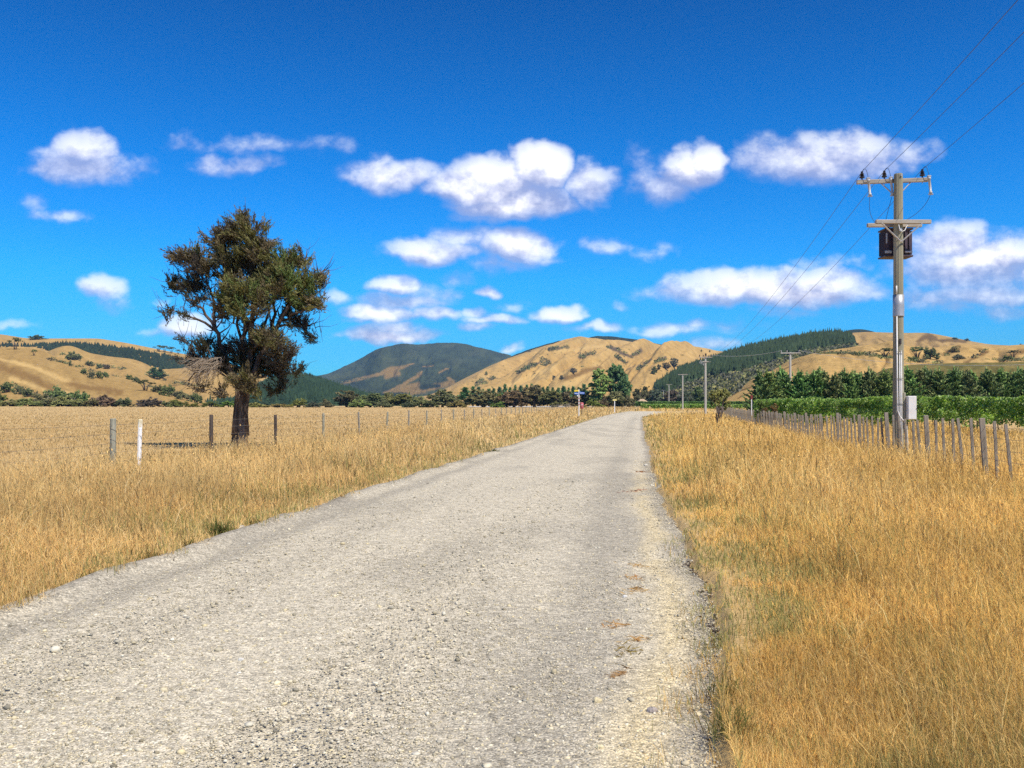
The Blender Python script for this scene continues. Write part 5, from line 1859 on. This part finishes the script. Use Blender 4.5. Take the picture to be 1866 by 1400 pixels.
wn = ('left', 'middle', 'right')
back_len = 55.0
for i in range(3):
    a = INS[('main', i)]
    b = a - WD * back_len + Vector((0, 0, 1.2)) + AD * .0
    span('power_line', b, a, .5, .0062, CABLE, '%s of the three thin cables coming from overhead right to the pole top' % ('leftmost', 'middle', 'rightmost')[i], 'overhead cables to the main pole')
    span('power_line', a, INS[('p2', i)], 1.9, .0072, CABLE, '%s of the three cables sloping down from the pole top to the second pole' % ('leftmost', 'middle', 'rightmost')[i], 'overhead cables between first and second pole')
    span('power_line', INS[('p2', i)], INS[('p3', i)], 1.4, .011, CABLE, 'cable between the second and third pole, %s insulator' % wn[i], 'overhead cables between second and third pole')
span('power_line', INS[('p2', 2)], INS[('p8', 0)], .4, .018, LIGHTWIRE, 'pale cable running right from the second pole to the pole behind the conifers', 'cables to the pole behind the conifers')
span('power_line', INS[('p8', 2)], at(1960, 660, 92), 1.0, .02, LIGHTWIRE, 'pale cable running right from the pole behind the conifers across the hill foot', 'cables to the pole behind the conifers')


# ------------------------------------------------------------------ signs at the junction
BLUE = mat_simple('sign_blue', (.02, .12, .50), (.03, .15, .55), 3, .4, bmp=0)
WHITE = mat_simple('sign_white', (.82, .82, .80), (.76, .76, .74), 3, .5, bmp=0)
YEL = mat_simple('sign_yellow', (.85, .60, .06), (.80, .56, .06), 3, .5, bmp=0)
YELP = mat_simple('sign_pale_yellow', (.85, .72, .28), (.82, .68, .25), 3, .5, bmp=0)
RED = mat_simple('faded_red', (.45, .09, .10), (.55, .20, .20), 5, .5, bmp=0)
MAROON = mat_simple('sign_back_maroon', (.16, .035, .03), (.22, .05, .04), 5, .5, bmp=0)


def street_sign():
    d = 109.0
    k = d / F
    x = (1055 - CX) * k
    z0 = float(gz(x, d))
    zz = lambda py: H + (HZ - py) * k - z0
    r = thing('street_sign', 'white post with two blue street name blades and a yellow one at the junction', 'street sign', (x, d, z0))
    p = MB()
    p.box((0, 0, zz(710) / 2 - .2), (.11, .11, zz(710) + .4), bev=.01)
    post = p.build('post', WHITE, r)
    bd = MB()
    for py in (726, 732, 738):
        bd.box((0, 0, zz(py)), (.116, .116, .10))
    bd.build('red_band', RED, post)
    for x0_, x1_, py, hh, yo in ((-8.5, -.6, 717.3, 3.6, -.08), (.6, 10, 716.4, 4.0, -.10)):
        b = MB()
        b.box(((x0_ + x1_) / 2 * k, yo, zz(py)), ((x1_ - x0_) * k, .03, hh * k), Matrix.Rotation(.08, 3, 'Y'), .008)
        bl = b.build('name_blade', BLUE, r)
        t = MB()      # the white lettering, too small to read at this distance
        n_ = 5
        for q in range(n_):
            t.box(((x0_ + (x1_ - x0_) * (.14 + .18 * q)) * k, yo - .018, zz(py)), ((x1_ - x0_) * k * .10, .006, hh * k * .36))
        t.build('lettering', WHITE, bl)
    b = MB()
    b.box((-4.6 * k, -.07, zz(712.3)), (8.0 * k, .03, 2.8 * k), Matrix.Rotation(-.12, 3, 'Y'), .008)
    b.build('direction_blade', YEL, r)
    b = MB()
    b.box((-2.8 * k, -.08, zz(721.2)), (1.9 * k, .02, 2.3 * k), bev=.005)
    b.build('small_plate', WHITE, r)
    # red letter box just behind
    d2 = 112.0
    k2 = d2 / F
    x2 = (1060.3 - CX) * k2
    z2 = float(gz(x2, d2))
    r2 = thing('letter_box', 'faded red rounded letter box right behind the street sign post', 'letter box', (x2, d2, z2))
    top = H + (HZ - 733.5) * k2 - z2
    m = MB()
    m.tube([(0, 0, 1.02), (0, 0, 1.05), (0, 0, top - .16), (0, 0, top - .05), (0, 0, top)], [.15, .21, .22, .18, .06], 14)
    m.build('box', RED, r2, True)
    m = MB()
    m.box((0, -.215, top - .30), (.22, .03, .05), bev=.006)
    m.build('slot', WHITE, r2)
    m = MB()
    m.tube([(0, 0, -.2), (0, 0, 1.03)], .05, 8)
    m.build('leg', WOOD_D, r2)


street_sign()


def yellow_sign():
    d = 168.0
    k = d / F
    x = (1120 - CX) * k
    z0 = float(gz(x, d))
    h = H + (HZ - 728) * k - z0
    r = thing('road_sign', 'small pale yellow T shaped sign on a white post at the road bend', 'road sign', (x, d, z0))
    p = MB()
    p.box((0, 0, h / 2 - .3), (.14, .10, h + .5), bev=.01)
    p.build('post', WHITE, r)
    b = MB()
    b.box((0, -.08, h - .12), (.72, .04, .24), bev=.01)
    b.build('sign_board', YELP, r)


yellow_sign()


def red_sign():
    d = 99.0
    k = d / F
    x = (1369.5 - CX) * k
    z0 = float(gz(x, d))
    h = H + (HZ - 720) * k - z0
    r = thing('road_sign', 'small dark red plate on a thin white post by the batten fence', 'road sign', (x, d, z0))
    p = MB()
    p.tube([(0, 0, -.3), (0, 0, h - .45)], .05, 8)
    p.build('post', WHITE, r)
    b = MB()
    b.box((0, -.03, h - .23), (.22, .05, .46), bev=.012)
    b.build('sign_board', MAROON, r)


red_sign()


def shed():
    d = 402.0
    k = d / F
    x = (1170 - CX) * k
    z0 = float(gz(x, d))
    r = thing('shed', 'small tan roofed shed half hidden by far trees beyond the road bend', 'shed', (x, d, z0), .2)
    w = MB()
    w.box((0, 0, .9), (4.2, 3.4, 1.9), bev=.03)
    w.build('wall', mat_simple('shed_wall', (.30, .20, .14), (.36, .25, .18), 2, .8, bmp=0), r)
    m = MB()
    m.add([(-2.4, -2, 1.86), (2.4, -2, 1.86), (2.4, 2, 1.86), (-2.4, 2, 1.86), (-.7, 0, 3.3), (.7, 0, 3.3)], [(0, 1, 5, 4), (2, 3, 4, 5), (1, 2, 5), (3, 0, 4), (3, 2, 1, 0)])
    m.build('roof', mat_simple('shed_roof', (.40, .28, .17), (.48, .35, .22), 2, .7, bmp=0), r)


shed()


# ------------------------------------------------------------------ vineyard
def vine_row(a, b, h0, h1, n, leaf, label, seed, cols, posts=True):
    f = Foliage(seed)
    g = f.g
    A, B = np.array(a, float), np.array(b, float)
    L = np.linalg.norm(B - A)
    u_ = (B - A) / L
    w_ = np.array([u_[1], -u_[0]])
    s_ = g.random(n) * L
    top = h1 + .30 * (fbm(s_ / .9, s_ * 0 + seed, 3, seed) - .5) + .16 * (fbm(s_ / .3, s_ * 0 + 5, 2, seed + 1) - .5)
    bot = h0 + .65 * (fbm(s_ / 1.2, s_ * 0 + 9, 3, seed + 2) - .5)
    z = bot + (top - bot) * g.random(n) ** .8
    o = np.where(g.random(n) < .5, 1, -1) * (.10 + .62 * ss(.3, .7, fbm(s_ / .9, z / .8, 3, seed + 3))) * (1 - .35 * ((z - bot) / (top - bot)) ** 2) + g.normal(0, .05, n)
    gap = fbm(s_ / .8, z * 1.1, 3, seed + 4)
    k = gap > .36 - .25 * (z > h0 + .6 * (h1 - h0))
    s_, z, o = s_[k], z[k], o[k]
    n = len(s_)
    xy = A + u_ * s_[:, None] + w_ * o[:, None]
    P = np.stack([xy[:, 0], xy[:, 1], gz(xy[:, 0], xy[:, 1]) + z], -1)
    sg = np.sign(o)
    D = np.stack([w_[0] * sg * .5, w_[1] * sg * .5, -.35 + 0 * sg], -1) + rnd_unit(n, g) * .9
    D /= np.linalg.norm(D, axis=1, keepdims=True)
    cl = np.array(cols)
    C = cl[g.integers(0, len(cl), n)] * (.7 + .6 * fbm(s_ / .7, z * 1.6, 3, seed + 6))[:, None] * g.uniform(.75, 1.3, (n, 1))
    f.leaves(P, D, leaf * g.uniform(.7, 1.3, n), leaf * g.uniform(.6, 1.1, n), C)
    root = thing('vine_row', label, 'vines', group='rows of the vineyard')
    link('foliage', f.mesh('foliage', VINE), root)
    for q in (np.arange(.9, L, 1.8) if seed == 301 else ()):
        tm = MB()
        x, y = A + u_ * q
        zz = float(gz(x, y))
        tm.tube([(x, y, zz - .1), (x + .03, y + .02, zz + .5), (x - .02, y, zz + h0 + .35)], [.035, .028, .03], 5)
        tm.build('vine_trunk', BARK, root)
    if posts:
        for q in np.arange(.3, L, 7.2):
            x, y = A + u_ * q
            pm_ = MB()
            pm_.tube([(x, y, float(gz(x, y)) - .3), (x, y, float(gz(x, y)) + h1 - .08)], .05, 7)
            pm_.build('trellis_post', WOOD_G, root)


VINE = mat_leaf('vine_leaf', .45, .45, True, .5, (1.25, 1.35, .5), .40)
VC = [(.10, .20, .035), (.20, .33, .055), (.29, .43, .08), (.40, .50, .16)]
VC2 = [(.075, .155, .04), (.11, .21, .055), (.15, .27, .065)]
vine_row((26.4, 37.0), (18.9, 71.5), .55, 2.08, 46000, .115, 'nearest leafy green vine row right behind the batten fence', 301, VC)
vine_row((29.2, 38.0), (21.6, 73.5), .72, 2.05, 16000, .13, 'second vine row, directly behind the nearest one', 302, VC)
vine_row((32.0, 39.0), (24.4, 75.5), .72, 2.0, 9000, .15, 'third vine row back, before the conifers', 303, VC, False)
vine_row((31.5, 228), (63.0, 222), .25, 1.20, 9000, .30, 'bright green low vine row beyond the road bend behind the second power pole', 304, VC, False)
vine_row((33.5, 243), (66.0, 237), .3, 1.30, 7000, .32, 'bright green vine row next behind the low one beyond the road bend', 305, VC, False)
vine_row((39.0, 300), (74.0, 292), .4, 1.85, 8000, .40, 'dark green vine row farther back beyond the road bend', 306, VC2, False)
vine_row((43.0, 330), (80.0, 321), .4, 1.95, 8000, .44, 'farthest bluish green vine row before the scrubby slope', 307, VC2, False)



# ------------------------------------------------------------------ clipped conifer row behind the vines
def conifer_meshes(seed):
    f = Foliage(seed)
    g = f.g
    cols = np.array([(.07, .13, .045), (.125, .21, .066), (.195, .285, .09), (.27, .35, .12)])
    nb = 150
    for k in range(nb):
        t = (k + g.random()) / nb
        z = .15 + t * 5.5 * (1 if t < .8 else 1.03)
        L = (2.1 * (1 - t) ** .75 + .14) * g.uniform(.6, 1.15)
        a = g.uniform(0, 6.28)
        n = 50
        q = g.random(n) ** .7
        rise = g.uniform(.25, .75)
        P = np.stack([q * L * math.cos(a), q * L * math.sin(a), z + q ** 1.3 * L * rise], -1) + g.normal(0, .10, (n, 3)) * (1.15 - q[:, None])
        D = np.array([math.cos(a) * .7, math.sin(a) * .7, .8]) + g.normal(0, .42, (n, 3))
        D /= np.linalg.norm(D, axis=1, keepdims=True)
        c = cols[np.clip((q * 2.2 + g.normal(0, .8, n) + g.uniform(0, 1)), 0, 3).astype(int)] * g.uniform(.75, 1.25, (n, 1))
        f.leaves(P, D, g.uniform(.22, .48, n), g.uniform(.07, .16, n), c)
    for k in range(7):
        a, r = g.uniform(0, 6.28), g.uniform(.0, .75)
        n = 40
        q = g.random(n)
        z0, z1 = 3.9 + .8 * g.random(), 6.5 - 1.1 * r + g.uniform(-.2, .2)
        P = np.stack([r * math.cos(a) * (.6 + .5 * q) - .15 * q, r * math.sin(a) * (.6 + .5 * q), z0 + (z1 - z0) * q], -1) + g.normal(0, .12, (n, 3)) * (1.2 - q[:, None])
        D = np.array([-.15, 0, 1.0]) + g.normal(0, .28, (n, 3))
        D /= np.linalg.norm(D, axis=1, keepdims=True)
        f.leaves(P, D, g.uniform(.22, .45, n), g.uniform(.06, .12, n), cols[g.integers(1, 4, n)] * g.uniform(.75, 1.25, (n, 1)))
    mb = MB()
    mb.tube([(0, 0, -.3), (0, 0, 2.5), (.05, 0, 5.2)], [.16, .11, .02], 7)
    return f.mesh('crown', NEEDLE), mb.mesh('trunk', BARK, True)


CON = [conifer_meshes(s) for s in (61, 62, 63, 64)]
nC = 40
for i in range(nC):
    px = 1384 + i * 13.6 + RNG.uniform(-3, 3)
    d = 104 + RNG.uniform(-1.0, 1.0)
    x = (px - CX) / F * d
    z = float(gz(x, d))
    top = 671 + 10 * (RNG.random() - .35) * (1.2 if i < 18 else .8) - (2 if i > 18 else 0)
    hgt = H + (HZ - top) * d / F - z
    r = thing('conifer', 'dark conifer in the clipped windbreak behind the vines, %s from its left end' % ORD[i], 'tree', (x, d, z), float(RNG.uniform(0, 6.28)), 'conifers of the windbreak row')
    sc = hgt / 6.5
    r.scale = (sc * RNG.uniform(1.15, 1.5), sc * RNG.uniform(1.1, 1.4), sc)
    r.rotation_euler = (0, float(RNG.normal(-.05, .05)), r.rotation_euler.z)
    cm_, tm_ = CON[i % 4]
    c = link('crown', cm_, r)
    c.color = (*tuple(RNG.uniform(.85, 1.2, 3)), 1)
    link('trunk', tm_, r)


# ------------------------------------------------------------------ shrubs along the right fence
def scraggly(name, px, d, top, half, label, cols, seed, n=1500, leaf=.11):
    k = d / F
    x = (px - CX) * k
    z = float(gz(x, d))
    h = H + (HZ - top) * k - z
    r = thing(name, label, 'shrub', (x, d, z))
    f = Foliage(seed)
    g = f.g
    mb = MB()
    W_ = half * k
    for q in range(16):
        a = g.uniform(0, 6.28)
        e = np.array([W_ * g.uniform(.2, .95) * math.cos(a), W_ * .8 * g.uniform(.2, .9) * math.sin(a), h * g.uniform(.45, .93)])
        f.lobe(tuple(e), (W_ * .34, W_ * .34, h * .16), n // 16, leaf, leaf * .55, cols)
        mb.tube([(0, 0, -.1), tuple(e * np.array([.4, .4, .55])), tuple(e)], [.05, .03, .01], 5)
    link('crown', f.mesh('crown', LEAF), r)
    mb.build('trunk', BARK, r)


scraggly('shrub', 1312, 96, 709, 22, 'scraggly olive green sapling leaning over the batten fence by the second pole', [(.20, .21, .06), (.28, .28, .085), (.36, .33, .12)], 71, 3400, .20)
scraggly('shrub', 1404, 66, 737, 22, 'low reddish brown dry shrub at the left end of the nearest vine row', [(.20, .115, .045), (.16, .12, .04), (.26, .17, .07)], 72, 1500, .14)
scraggly('shrub', 1392, 68, 729, 12, 'small green shrub at the left end of the nearest vine row', [(.08, .12, .03), (.11, .15, .035)], 73, 900, .16)
scraggly('shrub', 1307, 70, 752, 3.5, 'tiny dark dead shrub in the grass under the sapling', [(.07, .05, .03), (.05, .04, .02)], 74, 260, .07)


# ------------------------------------------------------------------ small things on the road edge
def rock(px, py, w, label, colr, seed):
    d = H * F / (py - HZ)
    x = (px - CX) / F * d
    g = np.random.default_rng(seed)
    mb = MB()
    r = w * d / F / 2
    t_ = []
    n1_, n2_ = 9, 6
    vs, fs = [], []
    for i in range(n2_ + 1):
        th = math.pi * i / n2_
        for j in range(n1_):
            ph = 2 * math.pi * j / n1_
            q = g.uniform(.78, 1.12)
            vs.append((r * q * math.sin(th) * math.cos(ph), r * .8 * q * math.sin(th) * math.sin(ph), r * .62 * q * math.cos(th)))
    for i in range(n2_):
        for j in range(n1_):
            fs.append((i * n1_ + j, i * n1_ + (j + 1) % n1_, (i + 1) * n1_ + (j + 1) % n1_, (i + 1) * n1_ + j))
    mb.add(vs, fs)
    q = x - float(road_c(d))
    z = .035 * (1 - (q / 2.7) ** 2) + .012
    o = mb.build('rock', mat_simple('rock_pale', colr, tuple(c * .75 for c in colr), 30, .9, bmp=.4, bd=.006), None, False, (x, d, z + r * .28))
    tag(o, label, 'rock', 'loose rocks on the road')


rock(178, 1068, 17, 'pale yellowish rock on the left road edge beside a grass tuft', (.62, .52, .34), 1)
rock(51, 1122, 18, 'flat pale rock nearest the left picture border on the road edge', (.56, .48, .36), 2)
rock(439, 1218, 12, 'single white stone in the middle of the left wheel track', (.66, .64, .58), 3)
rock(441, 965, 14, 'pale stone on the left shoulder close to the dark green tufts', (.58, .52, .42), 4)
rock(1092, 1374, 16, 'cream angular stone nearest the bottom edge of the road', (.70, .62, .40), 5)
rock(1088, 1288, 18, 'cream flat stone in the lower right part of the road', (.68, .58, .36), 6)
rock(1188, 1305, 22, 'flat grey brown stone on the grey right shoulder', (.42, .37, .34), 7)
rock(1139, 1094, 10, 'white stone beside the straw scraps on the right shoulder', (.74, .72, .66), 8)
rock(1178, 851, 9, 'pale stone far up the right road edge', (.68, .64, .54), 9)
rock(1141, 1119, 9, 'pale yellow stone just below the white one on the right shoulder', (.72, .64, .44), 10)


def straw(px, py, w, label, cols, seed, up=.25):
    d = H * F / (py - HZ)
    x = (px - CX) / F * d
    g = np.random.default_rng(seed)
    f = Foliage(seed)
    n = 30
    R = w * 1.3 * d / F / 2
    P = np.stack([g.normal(0, R * .55, n), g.normal(0, R * 1.1, n), np.abs(g.normal(.008, .008, n))], -1)
    P[:, 0] += P[:, 1] * g.uniform(-.8, .8)
    P = P[np.argsort(P[:, 1])]
    P[:, 1] *= .8
    D = rnd_unit(n, g) * np.array([1, .8, up])
    D /= np.linalg.norm(D, axis=1, keepdims=True)
    c = np.array(cols)[g.integers(0, len(cols), n)] * g.uniform(.8, 1.2, (n, 1))
    f.leaves(P, D, g.uniform(.03, .10, n) * (1 + d * .03), g.uniform(.003, .007, n) * (1 + d * .08), c)
    q = x - float(road_c(d))
    o = link('straw_tuft', f.mesh('straw_tuft', GRASS), None, (x, d, .035 * (1 - (q / 2.7) ** 2) + .016))
    tag(o, label, 'straw', 'scraps of dry straw on the road')


SC = [(.62, .42, .18), (.52, .32, .13), (.70, .52, .26)]
straw(1162, 1036, 30, 'uppermost straw scrap on the grey right shoulder', SC, 1)
straw(1157, 1060, 26, 'reddish straw scrap second from the top on the right shoulder', [(.50, .28, .12), (.60, .40, .18)], 2)
straw(1160, 1081, 24, 'straw scrap just above the white stone on the right shoulder', SC, 3)
straw(1122, 1147, 32, 'orange brown straw scrap left of the other scraps', [(.58, .34, .13), (.50, .30, .12)], 4)
straw(1146, 1194, 38, 'largest olive straw tuft on the right shoulder', [(.38, .30, .10), (.30, .22, .07), (.5, .36, .14)], 5, .5)
straw(1158, 1174, 24, 'small straw scrap just above the largest tuft', SC, 6)
straw(1130, 1238, 28, 'lowest faded straw scrap on the right shoulder', [(.45, .30, .16), (.4, .24, .1)], 7)
straw(1157, 898, 22, 'reddish scrap of dead plant far up the right road side', [(.42, .10, .07), (.34, .12, .07), (.5, .3, .2)], 8)
straw(1171, 862, 16, 'tiny brown scrap beyond the reddish one on the right road side', [(.36, .14, .06), (.45, .28, .1)], 9)

# tufts of greener weeds along the gravel edges
def edge_tuft(px, py, label, n, h, green, seed):
    d = H * F / (py - HZ)
    x = (px - CX) / F * d
    g = np.random.default_rng(seed)
    r = .06 + h * .25
    P = np.stack([g.normal(0, r * .6, n), g.normal(0, r * .6, n), 0 * np.ones(n)], -1)
    c = np.where((g.random(n) < green)[:, None], np.array([.13, .15, .045]), np.array([.42, .29, .11])) * g.uniform(.7, 1.3, (n, 1))
    V, Q, T, C, _, _ = blade_mesh('t', P, h * g.uniform(.4, 1.1, n), np.full(n, max(.004, .0008 * d)), g.uniform(0, 3.14, n), g.uniform(0, 6.28, n), np.abs(g.normal(.5, .3, n)), c)
    o = link('grass_tuft', np_mesh('grass_tuft', V, [Q, T], GRASS, C), None, (x, d, float(gz(x, d)) + .005))
    tag(o, label, 'grass tuft', 'green tufts on the gravel edge')


edge_tuft(48, 1112, 'green tuft on the left gravel edge nearest the picture border', 110, .17, .75, 1)
edge_tuft(176, 1058, 'mixed tuft beside the pale yellowish rock on the left gravel edge', 90, .14, .55, 2)
edge_tuft(275, 1030, 'straw tuft standing out on the left gravel windrow', 110, .22, .25, 3)
edge_tuft(350, 1003, 'green tuft on the left gravel windrow above the straw tuft', 110, .2, .6, 4)
edge_tuft(402, 978, 'darkest green clump along the left road edge', 240, .24, .85, 5)
edge_tuft(466, 960, 'small green tuft right of the darkest clump on the left edge', 90, .16, .7, 6)
edge_tuft(1340, 1370, 'green tuft on the right gravel edge at the bottom of the picture', 170, .2, .7, 7)
edge_tuft(1318, 1290, 'sparse green tuft just above the bottom one on the right edge', 120, .18, .6, 8)
edge_tuft(900, 826, 'dark green tuft far along the left road edge', 120, .25, .85, 9)

# ------------------------------------------------------------------ the air
HAZE = .62e-4
hb = MB()
hb.box((0, 2300, 143), (7600, 5200, 298))
hm_ = bpy.data.materials.new('air')
hm_.use_nodes = True
t = hm_.node_tree
t.nodes.remove(t.nodes['Principled BSDF'])
pv = N(t, 'ShaderNodeVolumePrincipled')
pv.inputs['Color'].default_value = (.30, .60, 1.0, 1)
pv.inputs['Density'].default_value = HAZE
pv.inputs['Anisotropy'].default_value = .0
t.links.new(pv.outputs[0], t.nodes['Material Output'].inputs['Volume'])
ho = hb.build('haze', hm_)
tag(ho, 'thin pale blue air softening the far hills and mountain', 'haze', kind='stuff')
S.cycles.volume_bounces = 1
